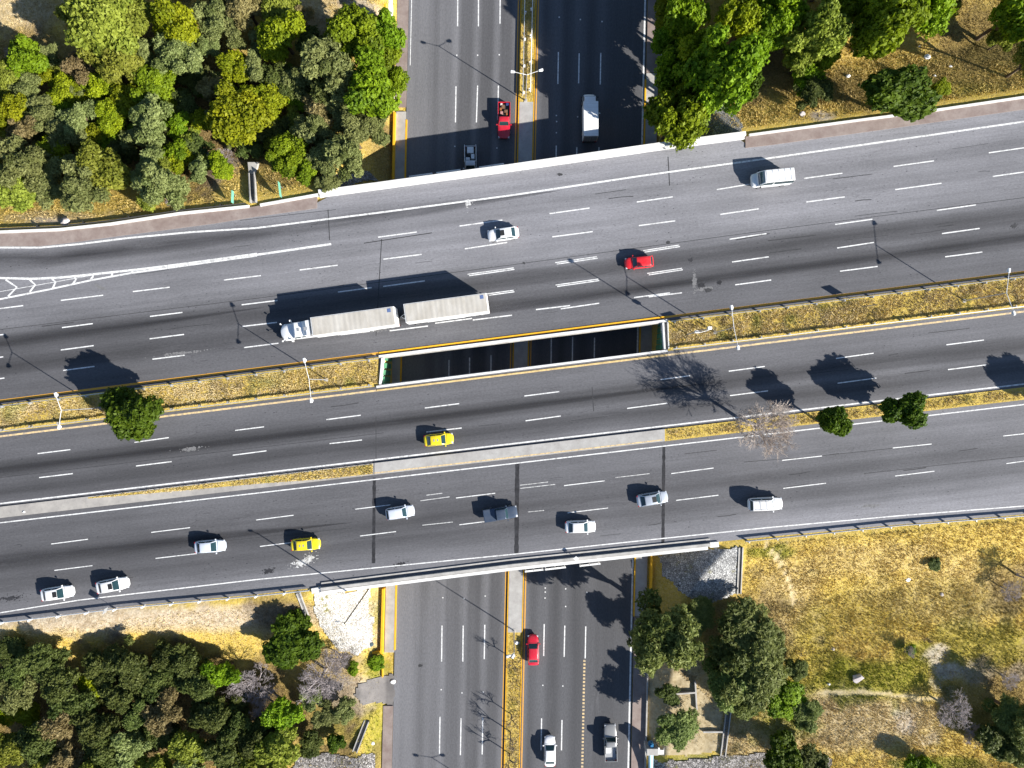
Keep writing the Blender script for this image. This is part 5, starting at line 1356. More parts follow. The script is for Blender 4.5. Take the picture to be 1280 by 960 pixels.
# ------------------------------------------------------------------ vehicles
WHEEL = {}
def wheel_meshes(r, w):
    k = (r, w)
    if k not in WHEEL:
        mb = MB(); mb.tube([(0, -w / 2, 0), (0, -w / 2 * .7, 0), (0, w / 2 * .7, 0), (0, w / 2, 0)], [r * .9, r, r, r * .9], 24)
        t = mb.mesh('tyre', M['rubber'], smooth=50)
        mb = MB(); mb.tube([(0, -w / 2 - .012, 0), (0, w / 2 + .012, 0)], r * .62, 18)
        for j in range(5):
            a = j * 1.2566; mb.box(math.cos(a) * r * .3 - .03, math.cos(a) * r * .3 + .03, w / 2 + .005, w / 2 + .02, math.sin(a) * r * .3 - .03, math.sin(a) * r * .3 + .03)
        WHEEL[k] = (t, mb.mesh('rim', M['rim'], smooth=40))
    return WHEEL[k]
def wheel(rt, x, y, r=.32, w=.21):
    t, rm = wheel_meshes(r, w)
    e = bpy.data.objects.new('wheel', None); C.objects.link(e); e.parent = rt; e.location = (x, y, r); e.empty_display_size = .2
    link_mesh('tyre', t, e); link_mesh('rim', rm, e)

def shell(L, W, ztop, nf=4.6, nr=6.5, zsill=.24, n=34, taper=.06):
    """lower body: lofted sections from tail to nose; ztop(t) is the upper line, t from -1 (tail) to 1 (nose)"""
    ts = [math.sin((k / (n - 1) - .5) * math.pi) for k in range(n)]
    ts = [max(-.9995, min(.9995, t)) for t in ts]
    secs = []
    for t in ts:
        e = nf if t > 0 else nr
        w = W / 2 * (1 - abs(t) ** e) ** (1 / e) * (1 - taper * max(0, t) ** 2)
        z = ztop(t); zl = zsill + .12 * abs(t) ** 6
        half = [(w * .86, zl), (w * .985, zl + .1), (w, zl + (z - zl) * .45), (w * .985, zl + (z - zl) * .74), (w * .93, zl + (z - zl) * .93), (w * .82, z), (w * .45, z + .025), (0, z + .035)]
        full = [(-y, zz) for y, zz in half] + [(y, zz) for y, zz in half[:-1][::-1]]
        secs.append([(t * L / 2, y, zz) for y, zz in full])
    mb = MB(); k = len(secs[0])
    f = []
    for i in range(n - 1):
        for j in range(k): f.append((i * k + j, (i + 1) * k + j, (i + 1) * k + (j + 1) % k, i * k + (j + 1) % k))
    f.append(tuple(range(k))); f.append(tuple((n - 1) * k + j for j in range(k))[::-1])
    mb.add([v for s in secs for v in s], f)
    return mb

def cabin(xs, zb, zr, wb, wr, roofc, pillar_b=None, nx=7):
    """xs: windscreen base, windscreen top, rear glass top, rear glass base. Returns meshes of roof+pillars, windscreen, rear glass, side glass"""
    x0, x1, x2, x3 = xs
    st = []   # x, z, segment that starts here
    for s in (0, .1, .55, .93): st.append((x0 + (x1 - x0) * s, zb + (zr - zb) * (1 - (1 - s) ** 1.25), 'ws' if 0 < s < .93 else 'p'))
    st.append((x1, zr, 'r'))
    bx = x1 + (x2 - x1) * .5 if pillar_b is None else pillar_b
    for x in (x1 - .04, bx + .05, bx - .05, x2 + .12): st.append((x, zr + roofc * (1 - ((x - (x1 + x2) / 2) / ((x1 - x2) / 2)) ** 2), 'r'))
    st.append((x2, zr - .01, 'p'))
    for s in (.08, .5, .9): st.append((x2 + (x3 - x2) * s, zr - .01 + (zb - zr + .01) * s ** 1.2, 'rg' if s < .9 else 'p'))
    st.append((x3, zb, 'e'))
    ys = [-1, -.88, -.5, 0, .5, .88, 1]
    kf = [0, .1, .82, 1]
    grid = []
    for x, z, sg in st:
        fz = max(0, min(1, (z - zb) / (zr - zb))); hw = wb + (wr - wb) * fz
        row = []
        for k in kf[:-1]: row.append((x, -(wb + (hw - wb) * k), zb + (z - zb) * k * .97))
        for y in ys: row.append((x, y * hw, z + (.035 * (1 - y * y) * fz) - (.03 * fz if abs(y) == 1 else 0)))
        for k in kf[:-1][::-1]: row.append((x, wb + (hw - wb) * k, zb + (z - zb) * k * .97))
        grid.append(row)
    parts = {'roof': MB(), 'ws': MB(), 'rg': MB(), 'side': MB(), 'side2': MB()}
    m = len(grid[0])
    for i in range(len(st) - 1):
        sg = st[i][2]
        for j in range(m - 1):
            q = [grid[i][j], grid[i + 1][j], grid[i + 1][j + 1], grid[i][j + 1]]
            top = 3 <= j < 3 + len(ys) - 1; tj = j - 3
            key = 'roof'
            if top and sg in ('ws', 'rg') and 1 <= tj <= 4: key = sg
            side_row = (j == 1 or j == m - 3)
            if side_row and i >= 1 and i < len(st) - 3 and not (abs(st[i][0] - (bx + .05)) < 1e-6): key = 'side' if j == 1 else 'side2'
            vs = []
            for v in q:
                if v not in vs: vs.append(v)
            if len(vs) > 2: parts[key].add(vs, [tuple(range(len(vs)))])
    return parts

def vroot(name, label, cat, px, py, z, ang, group=None):
    p = P(px, py, z + .7); return empty(name, (p.x, p.y, z), R(ang), label, cat, group)

def lights(rt, L, W, zf=.62, zr=.74, nose=.93, tail=.96):
    for s in (-1, 1):
        mb = MB(); mb.rbox(L / 2 * nose - .16, L / 2 * nose + .06, s * W * .36 - .16, s * W * .36 + .16, zf - .06, zf + .09, .04); mb.build('headlight', M['headlight'], rt, smooth=True)
        mb = MB(); mb.rbox(-L / 2 * tail - .03, -L / 2 * tail + .12, s * W * .38 - .13, s * W * .38 + .13, zr - .08, zr + .1, .04); mb.build('taillight', M['taillight'], rt, smooth=True)
def mirrors(rt, x, W, z, mat):
    for s in (-1, 1):
        mb = MB(); mb.rbox(x - .08, x + .08, s * (W / 2 + .09) - .11, s * (W / 2 + .09) + .11, z - .06, z + .08, .035); mb.build('mirror', mat, rt, smooth=True)

GRP = 'vehicles on the highway and the sunken road'
def car(label, px, py, z, ang, L, W, H, paint, style='sedan', sunroof=False, cat='car', name='parked_car', rack=False, glass=None, group=GRP, plate=True, taxi=False):
    rt = vroot(name, label, cat, px, py, z, ang, group); glass = glass or M['glass']
    S = {'sedan': (.50, .17, -.50, -.80, .80, .92, .86), 'hatch': (.50, .20, -.72, -.93, .82, .93, .78), 'wagon': (.55, .30, -.80, -.94, .86, .95, .84), 'suv': (.46, .26, -.86, -.96, .98, 1.06, 1.0), 'coupe': (.42, .06, -.48, -.84, .76, .88, .82)}[style]
    a0, a1, a2, a3, zh, zb, ztail = S
    if style == 'suv': a0, a1 = .44, .24
    h = L / 2
    def zt(t):
        if t > a0: return zh + (zb - zh) * (1 - ((t - a0) / (1 - a0))) ** .7 - .16 * ((t - a0) / (1 - a0)) ** 4
        if t > a3: return zb
        return zb + (ztail - zb) * ((a3 - t) / (1 + a3)) - .12 * ((a3 - t) / (1 + a3)) ** 4
    mb = shell(L, W, zt); 
    pr = cabin((a0 * h, a1 * h, a2 * h, a3 * h), zb - .01, H - .05, W * .455, W * .375, .05)
    mb.v, mb.f = mb.v, mb.f
    b = len(mb.v); mb.v += pr['roof'].v; mb.f += [tuple(i + b for i in f) for f in pr['roof'].f]; mb.m += [0] * len(pr['roof'].f)
    mb.build('body', paint, rt, smooth=38)
    pr['ws'].build('windshield', glass, rt, smooth=True); pr['rg'].build('rear_window', glass, rt, smooth=True); [pr[q].build('side_window', glass, rt, smooth=True) for q in ('side', 'side2')]
    # shut lines of bonnet and boot
    mb = MB(); x = a0 * h + .09; mb.box(x, x + .018, -W * .39, W * .39, zb - .05, zb + .037)
    mb.build('bonnet_seam', M['black_trim'], rt)
    for sx in (.60, -.58):
        for s in (-1, 1): wheel(rt, sx * h, s * (W / 2 - .1), .32 if style != 'suv' else .37)
    lights(rt, L, W, .62 if style != 'suv' else .78, .74 if style != 'suv' else .95); mirrors(rt, a0 * h - .12, W, zb + .06, paint)
    mb = MB(); mb.rbox(h * .985 - .05, h * .985 + .02, -.24, .24, .38, .5, .015); mb.rbox(-h * .985 - .02, -h * .985 + .05, -.24, .24, .5, .62, .015); mb.build('number_plate', M['white_metal'], rt)
    if sunroof:
        mb = MB(); xm = (a1 * .62 + a2 * .1) * h; mb.rbox(xm - .3, xm + .3, -.38, .38, H - .02, H + .035, .02); mb.build('sunroof', M['black_trim'], rt)
    if rack:
        for s in (-1, 1):
            mb = MB(); mb.tube([(a1 * h - .35, s * W * .32, H + .02), (a1 * h - .45, s * W * .32, H + .09), (a2 * h + .35, s * W * .32, H + .09), (a2 * h + .25, s * W * .32, H + .02)], .022, 6); mb.build('roof_rail', M['dark_metal'], rt)
        for x in (.25, -.6):
            mb = MB(); mb.tube([(a1 * h - 1.0 + x, -W * .32, H + .09), (a1 * h - 1.0 + x, W * .32, H + .09)], .02, 6); mb.build('roof_bar', M['dark_metal'], rt)
    if taxi:
        mb = MB(); xm = (a1 + a2) * .5 * h; mb.box(xm - .35, xm + .35, -.16, .16, H + .018, H + .026); mb.build('roof_number', M['grey_metal'], rt)
    return rt

PW = m_paint('car_paint_white', (.80, .80, .80)); PW2 = m_paint('car_paint_pearl', (.58, .62, .70)); PS = m_paint('car_paint_silver', (.47, .51, .57), .28, .3)
PR = m_paint('car_paint_red', (.62, .012, .02)); PRD = m_paint('car_paint_crimson', (.52, .008, .028)); PY = m_paint('car_paint_yellow', (.80, .62, .01)); PG = m_paint('car_paint_grey', (.62, .63, .64), .3, .2)
PB = m_paint('car_paint_dark_blue', (.055, .078, .12), .22, .2)
car('white sedan with a sunroof driving left on the northern carriageway', 629, 292.5, ZD, 187.5, 4.4, 1.74, 1.44, PW, 'sedan', True, name='sedan')
car('red hatchback driving left, right of the long double trailer truck', 799, 328, ZD, 185, 4.05, 1.68, 1.43, PR, 'hatch', name='hatchback')
car('yellow taxi driving right on the middle carriageway', 548.5, 549.5, ZD, 5.5, 4.15, 1.68, 1.42, PY, 'sedan', cat='taxi', name='taxi', taxi=True)
car('silvery hatchback crossing the left dark seam on the southern carriageway', 500, 640.5, ZD, 9, 4.05, 1.7, 1.5, PW2, 'hatch', name='hatchback')
car('white sedan nearest the south parapet, right of the middle dark seam', 725.5, 658.5, ZD, 1.5, 4.3, 1.72, 1.44, PW, 'sedan', name='sedan')
car('silver sedan with a sunroof at the right dark seam', 815.5, 623.5, ZD, 9.5, 4.4, 1.75, 1.45, PS, 'sedan', True, name='sedan')
car('white off-roader with roof rails, rightmost on the southern carriageway', 956.5, 630, ZD, 2.5, 4.75, 1.86, 1.78, PW, 'suv', rack=True, cat='suv', name='off_roader')
car('silver sedan left of the yellow taxi on the southern carriageway', 262.5, 683, ZD, 4, 4.35, 1.74, 1.44, PW2, 'sedan', name='sedan')
car('yellow taxi on the southern carriageway beside the white splash', 382, 680.5, ZD, 3.5, 4.1, 1.68, 1.42, PY, 'sedan', cat='taxi', name='taxi', taxi=True)
car('white sedan with a sunroof, leftmost on the southern carriageway', 71.5, 741.5, ZD, 8.5, 4.6, 1.78, 1.45, PW, 'sedan', True, name='sedan')
car('white sedan with a sunroof, second from the left on the southern carriageway', 140.5, 731.5, ZD, 11, 4.6, 1.78, 1.45, PW, 'sedan', True, name='sedan')
car('crimson sedan driving up the sunken road beside the median', 666.5, 812.5, 0, 91, 4.55, 1.74, 1.4, PRD, 'sedan', name='sedan')
car('white sedan driving up the sunken road at the lower edge', 687.3, 939, 0, 90.5, 4.55, 1.76, 1.44, PW, 'sedan', name='sedan')

def pickup(label, px, py, z, ang, L, W, H, paint, double=False, load=None, bedcol=None, rackbed=False, group=GRP):
    rt = vroot('pickup_truck', label, 'pickup truck', px, py, z, ang, group); h = L / 2
    a0 = .36 if not double else .46; a1 = a0 - .16; a2 = -.06 if not double else -.22; a3 = a2 - .05
    zb, zh = 1.02, .92
    def zt(t):
        if t > a0: return zh + (zb - zh) * (1 - (t - a0) / (1 - a0)) ** .7 - .12 * ((t - a0) / (1 - a0)) ** 4
        if t > a3 - .02: return zb
        return .62
    mb = shell(L, W, zt, 7, 14, .36, 60, .03)
    pr = cabin((a0 * h, a1 * h, a2 * h, a3 * h), zb - .01, H - .05, W * .455, W * .385, .04)
    b = len(mb.v); mb.v += pr['roof'].v; mb.f += [tuple(i + b for i in f) for f in pr['roof'].f]; mb.m += [0] * len(pr['roof'].f)
    mb.build('body', paint, rt, smooth=38)
    pr['ws'].build('windshield', M['glass'], rt, smooth=True); pr['rg'].build('rear_window', M['glass'], rt, smooth=True); [pr[q].build('side_window', M['glass'], rt, smooth=True) for q in ('side', 'side2')]
    xb0, xb1 = -h * .985, a3 * h - .06
    mb = MB(); t = .07; zt_ = 1.06
    mb.rbox(xb0, xb1, -W / 2 + .01, -W / 2 + t + .03, .5, zt_, .025); mb.rbox(xb0, xb1, W / 2 - t - .03, W / 2 - .01, .5, zt_, .025); mb.rbox(xb1 - t, xb1, -W / 2 + .04, W / 2 - .04, .5, zt_ - .002, .02)
    bed = mb.build('bed', paint, rt, smooth=40)
    mb = MB(); mb.rbox(xb0 - .01, xb0 + t, -W / 2 + .05, W / 2 - .05, .5, zt_ - .004, .02); mb.build('tailgate', paint, bed)
    mb = MB(); mb.box(xb0 + .05, xb1 - .05, -W / 2 + .09, W / 2 - .09, .60, .66); mb.build('bed_floor', bedcol or M['dark_metal'], bed)
    if rackbed:
        for s in (-1, 1):
            mb = MB()
            for zz in (1.3, 1.55): mb.tube([(xb0, s * (W / 2 - .05), zz), (xb1 + .3, s * (W / 2 - .05), zz)], .035, 6)
            for x in (xb0 + .05, (xb0 + xb1) / 2, xb1): mb.tube([(x, s * (W / 2 - .05), 1.0), (x, s * (W / 2 - .05), 1.57)], .035, 6)
            mb.build('ladder_rack', M['white_metal'], rt)
    for sx in (.62, -.56):
        for s in (-1, 1): wheel(rt, sx * h, s * (W / 2 - .1), .38, .25)
    lights(rt, L, W, .75, .8, .955, .985); mirrors(rt, a0 * h - .15, W + .06, zb + .1, paint)
    mb = MB(); mb.rbox(h * .965 - .05, h * .965 + .08, -W * .46, W * .46, .42, .6, .04); mb.rbox(-h - .04, -h + .06, -W * .45, W * .45, .42, .56, .03); mb.build('bumper', M['rim'], rt, smooth=True)
    return rt, (xb0 + .1, xb1 - .1, W / 2 - .12)
def put_load(name, label, cat, rt, bx, items, mat):
    """cargo lying in a bed: its own thing, world placed"""
    x0, x1, hw = bx
    out = MB()
    for fx, fy, sx, sy, z0, sz in items:
        cx = x0 + (x1 - x0) * fx; cy = fy * hw
        out.rbox(cx - sx / 2, cx + sx / 2, cy - sy / 2, cy + sy / 2, z0, z0 + sz, .03)
    o = out.build(name, mat); o.location = rt.location; o.rotation_euler = rt.rotation_euler
    return tag(o, label, cat)
rt, bx = pickup('red pickup truck with a loaded bed driving down the sunken road', 630, 150.5, 0, 269.5, 5.35, 1.86, 1.72, PRD)
ld = lambda nm, col: m_plain(nm, col, .7, 0, .25, 4, .3)
put_load('cardboard_box', 'brown cardboard boxes in the bed of the red pickup', 'boxes', rt, bx, [(.28, -.2, .5, .45, .66, .4), (.6, .35, .4, .5, .66, .35)], ld('cardboard', (.17, .095, .055)))
put_load('blue_crate', 'dark blue crate at the tail end of the red pickup bed', 'crate', rt, bx, [(.1, .6, .35, .4, .66, .35)], ld('blue_crate', (.03, .05, .16)))
put_load('pink_bundle', 'pale pink bundle in the bed of the red pickup', 'bundle', rt, bx, [(.72, -.45, .45, .4, .66, .3)], ld('pink_bundle', (.42, .22, .2)))
put_load('orange_bundle', 'orange bundle in the middle of the red pickup bed', 'bundle', rt, bx, [(.45, -.62, .3, .28, .66, .42), (.8, .5, .25, .25, .66, .35)], ld('orange_bundle', (.30, .11, .04)))
put_load('white_sack', 'white sack at the tailgate of the red pickup', 'sack', rt, bx, [(.12, -.5, .28, .3, .66, .38)], ld('white_sack', (.7, .68, .65)))
rt, bx = pickup('grey pickup truck with ladder racks and boxes emerging from under the bridge', 588.3, 205, 0, 270.5, 5.3, 1.8, 1.75, PG, rackbed=True)
put_load('white_box', 'large white box in the bed of the grey pickup', 'box', rt, bx, [(.28, .0, .9, .95, .66, .55)], M['white_metal'])
put_load('white_box', 'long white box along the left side of the grey pickup bed', 'box', rt, bx, [(.75, .45, .7, .5, .66, .6)], M['white_metal'])
put_load('dark_box', 'small dark box among the white boxes of the grey pickup', 'box', rt, bx, [(.62, -.2, .3, .3, .66, .58)], M['dark_metal'])
put_load('white_box', 'low white box beside the small dark box in the grey pickup', 'box', rt, bx, [(.88, -.5, .4, .6, .66, .4)], M['white_metal'])
rt, bx = pickup('dark blue double cab pickup at the middle dark seam', 625.5, 642, ZD, 8.5, 4.75, 1.78, 1.72, PB, True)
mb = MB(); mb.rbox(bx[0] - .06, bx[1] + .06, -bx[2] - .04, bx[2] + .04, 1.0, 1.075, .03); mb.build('bed_cover', PB, rt)
rt, bx = pickup('silver grey pickup with an open bed driving up the sunken road, lower edge', 763, 928, 0, 91.5, 5.5, 1.9, 1.76, m_paint('car_paint_warm_grey', (.30, .30, .295), .3, .3), bedcol=M['grey_metal'])
put_load('white_board', 'pale board lying in the bed of the silver grey pickup', 'board', rt, bx, [(.72, .45, .8, .75, .66, .3)], M['white_metal'])

# white passenger van
rt = vroot('passenger_van', 'white passenger van with a dark roof stripe driving left, upper right', 'van', 963.5, 224, ZD, 185.5, GRP)
L, W, H = 5.55, 2.0, 2.35; h = L / 2
mb = shell(L, W, lambda t: 1.25 + .02 - (.28 * max(0, (t - .62) / .38) ** 1.6), 9, 16, .3, 40, .05)
pr = cabin((.76 * h, .5 * h, -.965 * h, -.985 * h), 1.25, H - .05, W * .485, W * .44, .03, pillar_b=.1)
b = len(mb.v); mb.v += pr['roof'].v; mb.f += [tuple(i + b for i in f) for f in pr['roof'].f]; mb.m += [0] * len(pr['roof'].f)
mb.build('body', PW, rt, smooth=38)
pr['ws'].build('windshield', M['glass_blue'], rt, smooth=True); pr['rg'].build('rear_window', M['glass'], rt, smooth=True); [pr[q].build('side_window', M['glass'], rt, smooth=True) for q in ('side', 'side2')]
for sx in (.62, -.55):
    for s in (-1, 1): wheel(rt, sx * h, s * (W / 2 - .11), .35, .24)
lights(rt, L, W, .8, 1.0, .975, .99); mirrors(rt, .66 * h, W + .12, 1.35, M['black_trim'])
for s in (-1, 1):
    mb = MB(); mb.box(-.95 * h, .45 * h, s * (W * .448) - .02, s * (W * .448) + .02, H - .16, H - .1); mb.build('roof_gutter', M['black_trim'], rt)
for k in range(5):
    x = -.8 * h + k * .85; mb = MB(); mb.box(x, x + .03, -W * .4, W * .4, H - .02, H + .022); mb.build('roof_rib', PW, rt)

# white box truck on the sunken road
rt = vroot('box_truck', 'white box truck driving up the shaded side of the sunken road', 'truck', 736.3, 150, 0, 90.4, GRP)
L = 6.9; W = 2.15
mb = MB(); mb.rbox(-3.3, 1.75, -W / 2, W / 2, .95, 3.15, .04); box = mb.build('cargo_box', M['white_metal'], rt)
for k in range(9):
    x = -3.0 + k * .55; mb = MB(); mb.box(x, x + .035, -W / 2 + .06, W / 2 - .06, 3.14, 3.165); mb.build('roof_rib', M['conc_white'], box)
mb = MB(); mb.rbox(-3.34, -3.29, -W / 2 + .08, -.02, 1.05, 3.0, .012); mb.build('rear_door', M['grey_metal'], box)
mb = MB(); mb.rbox(-3.34, -3.29, .02, W / 2 - .08, 1.05, 3.0, .012); mb.build('rear_door', M['grey_metal'], box)
for s in (-.35, .35):
    mb = MB(); mb.tube([(-3.37, s, 1.1), (-3.37, s, 2.95)], .025, 6); mb.build('door_bar', M['steel'], box)
mb = shell(1.9, 1.9, lambda t: 1.35 - .35 * max(0, (t - .2) / .8) ** 2, 6, 14, .4, 24, .03); mb.v = [(x + 2.72, y, z) for x, y, z in mb.v]
pr = cabin((3.35, 2.85, 1.85, 1.82), 1.3, 2.2, .93, .82, .02)
b = len(mb.v); mb.v += pr['roof'].v; mb.f += [tuple(i + b for i in f) for f in pr['roof'].f]; mb.m += [0] * len(pr['roof'].f)
cab = mb.build('cab', PW, rt, smooth=38); pr['ws'].build('windshield', M['glass'], cab, smooth=True); [pr[q].build('side_window', M['glass'], cab, smooth=True) for q in ('side', 'side2')]; pr['rg'].build('rear_window', M['glass'], cab, smooth=True)
mb = MB(); mb.box(-3.2, 3.0, -.45, .45, .55, .9); mb.build('chassis', M['dark_metal'], rt)
for sx in (2.6, -2.0):
    for s in (-1, 1): wheel(rt, sx, s * .92, .42, .26)
for s in (-1, 1):
    mb = MB(); mb.rbox(3.5, 3.68, s * .62 - .15, s * .62 + .15, .75, .95, .04); mb.build('headlight', M['headlight'], rt)
    mb = MB(); mb.rbox(-3.34, -3.26, s * .9 - .12, s * .9 + .12, .7, .9, .02); mb.build('taillight', M['taillight'], rt)
mirrors(rt, 3.0, 2.25, 1.6, M['black_trim'])
mb = MB(); mb.rbox(-3.4, -3.25, -1.0, 1.0, .55, .7, .02); mb.build('bumper', M['dark_metal'], rt)

# white semi truck with two trailers
def tarp_mat():
    n = NT('dusty_trailer_roof'); co = n.coord()
    a = n.noise(n.mapping(co, (.5, .25, 1)), 1.3, 5, .7); st = n.noise(n.mapping(co, (2.2, .1, 1)), 1.0, 3, .5)
    c = n.mix(n.ramp(a, [(.35, 0.0), (.7, 1.0)]), (.40, .37, .32), (.53, .505, .46)); c = n.mix(n.ramp(st, [(.4, 0.0), (.6, .3)]), c, (.34, .32, .29))
    wv = n.n('TexWave'); n.l(n.mapping(co, (1, 0, 0)), wv.inputs['Vector']); wv.inputs['Scale'].default_value = .45
    n.bump(wv.outputs['Fac'], .3, .03)
    return n.set(c, .75, 0, .25)
RF = tarp_mat()
ROOFP = [(389, 408), (493.5, 395), (505.5, 391.2), (609.5, 378.3)]
pw = [P(x, y, ZD + 3.75) for x, y in ROOFP]
fr = P(351, 412.5, ZD + 1.6)
ang = math.atan2((pw[0] - pw[3]).y, (pw[0] - pw[3]).x)
org = (pw[0] + pw[3]) / 2
rt = empty('double_trailer_truck', (org.x, org.y, ZD), ang, 'long white semi truck pulling two box trailers, driving left on the northern carriageway', 'truck')
inv = Matrix.Rotation(-ang, 4, 'Z')
lx = [(inv @ (p - org)).x for p in pw]; ly = [(inv @ (p - org)).y for p in pw]
fx = (inv @ (fr - Vector((org.x, org.y, 0)))).x
BLUE = m_plain('blue_panel', (.10, .15, .30), .5, 0, .5, 9, .4)
def trailer(x0, x1, y0):
    t = empty('trailer', (0, 0, 0)); t.parent = rt
    w = 1.28
    mb = MB(); mb.rbox(x0, x1, y0 - w, y0 + w, 1.05, 3.72, .03); bx_ = mb.build('cargo_box', M['white_metal'], t)
    mb = MB(); mb.rbox(x0 + .1, x1 - .1, y0 - w + .07, y0 + w - .07, 3.6, 3.75, .04); mb.build('roof', RF, t)
    mb = MB(); mb.box(x0 + .45, x0 + .95, y0 - w + .2, y0 - w + .72, 3.751, 3.758); mb.build('roof_panel', BLUE, t)
    for s in (-1, 1):
        mb = MB(); mb.rbox(x0 - .045, x0 + .005, y0 + (s - 1) * w / 2 + .06, y0 + (s + 1) * w / 2 - .04, 1.15, 3.6, .012); mb.build('rear_door', M['white_metal'], t)
        mb = MB(); mb.tube([(x0 - .07, y0 + s * .4, 1.2), (x0 - .07, y0 + s * .4, 3.55)], .025, 6); mb.build('door_bar', M['steel'], t)
        mb = MB(); mb.rbox(x0 - .06, x0 + .02, y0 + s * 1.05 - .13, y0 + s * 1.05 + .13, .92, 1.06, .02); mb.build('taillight', M['taillight'], t)
        mb = MB(); mb.box(x0 + 3.4, x1 - 2.6, y0 + s * (w - .04) - .02, y0 + s * (w - .04) + .02, .45, 1.04); mb.build('side_skirt', M['white_metal'], t)
    mb = MB(); mb.box(x0 + .1, x1 - .3, y0 - .5, y0 + .5, .8, 1.04); mb.build('chassis', M['dark_metal'], t)
    for ax in (x0 + 1.0, x0 + 2.2):
        for s in (-1, 1): wheel(t, ax, y0 + s * 1.02, .5, .5)
    mb = MB(); mb.rbox(x0 - .12, x0 + .05, y0 - 1.2, y0 + 1.2, .55, .7, .02); mb.build('bumper', M['dark_metal'], t)
    return t
trailer(lx[1], lx[0], (ly[0] + ly[1]) / 2); trailer(lx[3], lx[2], (ly[2] + ly[3]) / 2)
d = empty('dolly', (0, 0, 0)); d.parent = rt; yd = (ly[1] + ly[2]) / 2; xd = lx[2]
mb = MB(); mb.box(xd - 2.4, xd - .2, yd - .5, yd + .5, .75, .98); mb.build('frame', M['dark_metal'], d)
mb = MB(); mb.tube([(xd - .3, yd - .75, .9), (xd + 1.05, yd, .85), (xd - .3, yd + .75, .9)], .06, 6); mb.tube([(xd + .2, yd - .42, .88), (xd + .2, yd + .42, .88)], .05, 6); mb.build('drawbar', M['white_metal'], d)
for s in (-1, 1): wheel(d, xd - 1.2, yd + s * 1.02, .5, .5)
tr = empty('tractor', (0, 0, 0)); tr.parent = rt; yc = ly[0] + .05; x_h = fx; xr = lx[0] + .35
mb = shell(2.5, 2.1, lambda t: 2.0 - .32 * max(0, (t + .3) / 1.3) ** 2.2, 3.6, 14, .55, 34, .12); mb.v = [(x + x_h - 1.25, y + yc, z) for x, y, z in mb.v]; mb.build('bonnet', PW, tr, smooth=40)
pr = cabin((x_h - 1.75, x_h - 2.25, xr + .95, xr + .9), 1.95, 2.75, 1.12, .98, .04)
mb = MB(); mb.rbox(xr, x_h - 1.85, yc - 1.15, yc + 1.15, .8, 1.96, .06)
b = len(mb.v); mb.v += [(x, y + yc, z) for x, y, z in pr['roof'].v]; mb.f += [tuple(i + b for i in f) for f in pr['roof'].f]; mb.m += [0] * len(pr['roof'].f)
cab = mb.build('cab', PW, tr, smooth=38)
for key, nm in (('ws', 'windshield'), ('side', 'side_window'), ('side2', 'side_window')):
    q = pr[key]; q.v = [(x, y + yc, z) for x, y, z in q.v]; q.build(nm, M['glass'] if key[0] == 's' else PW2, cab, smooth=True)
mb = MB()
prof = [(xr, 2.6), (xr, 3.45), (xr + .5, 3.42), (xr + 1.25, 2.75)]
for s in (-1, 1): pass
mb.add([(x, yc - .98, z) for x, z in prof] + [(x, yc + .98, z) for x, z in prof], [(0, 1, 2, 3), (7, 6, 5, 4)] + [(i, (i + 1) % 4, 4 + (i + 1) % 4, 4 + i) for i in range(4)])
mb.build('wind_deflector', PW, tr)
mb = MB(); mb.box(xr + .3, xr + .8, yc - .15, yc + .3, 3.0, 3.43); mb.box(x_h - 2.9, x_h - 2.6, yc - .2, yc + .25, 2.8, 2.845); mb.build('air_horn', M['grey_metal'], tr)
mb = MB(); mb.rbox(x_h - .25, x_h + .06, yc - 1.15, yc + 1.15, .5, .85, .06); mb.build('bumper', M['rim'], tr, smooth=True)
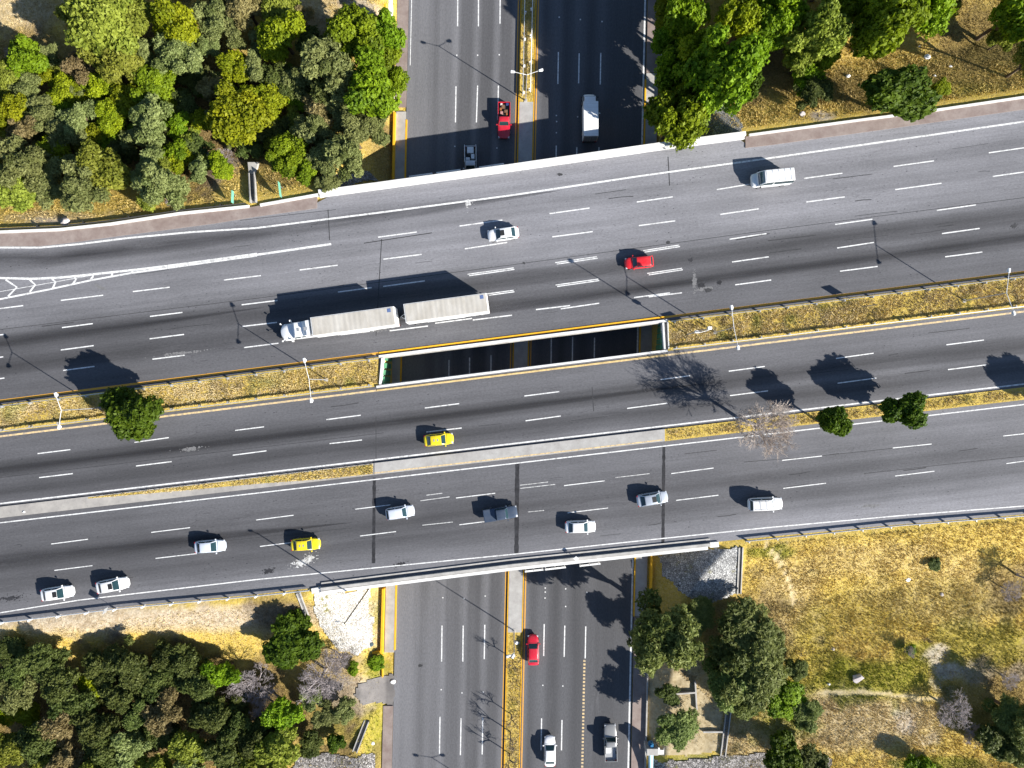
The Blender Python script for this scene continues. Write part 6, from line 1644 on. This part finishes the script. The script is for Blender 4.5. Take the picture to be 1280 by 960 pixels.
for s in (-1, 1):
    mb = MB(); mb.tube([(x_h - 1.9, yc + s * 1.1, 2.2), (x_h - 1.6, yc + s * 1.38, 2.25)], .03, 6); mb.rbox(x_h - 1.72, x_h - 1.55, yc + s * 1.4 - .12, yc + s * 1.4 + .12, 1.8, 2.4, .04); mb.build('mirror', M['white_metal'], tr)
    mb = MB(); mb.tube([(x_h - .45, yc + s * .95, 1.5), (x_h - .1, yc + s * 1.2, 1.7)], .025, 6); mb.rbox(x_h - .16, x_h - .02, yc + s * 1.2 - .1, yc + s * 1.2 + .1, 1.62, 1.82, .03); mb.build('hood_mirror', M['white_metal'], tr)
    mb = MB(); mb.rbox(x_h - .35, x_h - .1, yc + s * .82 - .16, yc + s * .82 + .16, 1.0, 1.25, .05); mb.build('headlight', M['headlight'], tr)
    mb = MB(); mb.tube([(xr + .1, yc + s * 1.05, 1.0), (xr + .1, yc + s * 1.05, 3.3)], .07, 10); mb.build('exhaust', M['rim'], tr)
    mb = MB(); mb.rbox(x_h - 1.6, x_h - .35, yc + s * .95 - .22, yc + s * .95 + .22, .85, 1.35, .12); mb.build('fender', PW, tr, smooth=True)
    wheel(tr, x_h - .95, yc + s * 1.0, .5, .3)
    for ax in (lx[0] - .8, lx[0] - 2.1): wheel(tr, ax, yc + s * .95, .5, .5)
mb = MB(); mb.box(lx[0] - 2.8, xr + .4, yc - .45, yc + .45, .7, 1.0); mb.build('chassis', M['dark_metal'], tr)

# ------------------------------------------------------------------ light, sky, camera
EL = R(28.0); SX_, SY_ = .845, -.535
sc = bpy.context.scene
w = bpy.data.worlds.new('World'); sc.world = w; w.use_nodes = True
nt = w.node_tree; bg = nt.nodes['Background']
sky = nt.nodes.new('ShaderNodeTexSky'); sky.sky_type = 'NISHITA'; sky.sun_disc = False
sky.sun_elevation = EL; sky.sun_rotation = math.atan2(SX_, SY_); sky.altitude = 1800; sky.dust_density = .6; sky.ozone_density = 1.2
nt.links.new(sky.outputs[0], bg.inputs[0]); bg.inputs[1].default_value = SKY_STRENGTH
sun = bpy.data.lights.new('sun', 'SUN'); sun.energy = SUN_STRENGTH; sun.angle = R(.5); sun.color = (1.0, .955, .88)
so = bpy.data.objects.new('sun', sun); C.objects.link(so); so.location = (60, -40, 80)
dv = Vector((-SX_ * math.cos(EL), -SY_ * math.cos(EL), -math.sin(EL)))
so.rotation_euler = dv.to_track_quat('-Z', 'Y').to_euler()
cam = bpy.data.cameras.new('camera'); cam.sensor_width = 36; cam.lens = 36 * FOC / 1280; cam.clip_start = 1; cam.clip_end = 3000
co_ = bpy.data.objects.new('camera', cam); C.objects.link(co_); co_.location = (0, 0, CAM_H); co_.rotation_euler = (0, 0, 0)
sc.camera = co_
vs = sc.view_settings; vs.view_transform = 'Standard'; vs.look = 'None'; vs.gamma = 1; vs.use_curve_mapping = False; vs.exposure = EXPOSURE
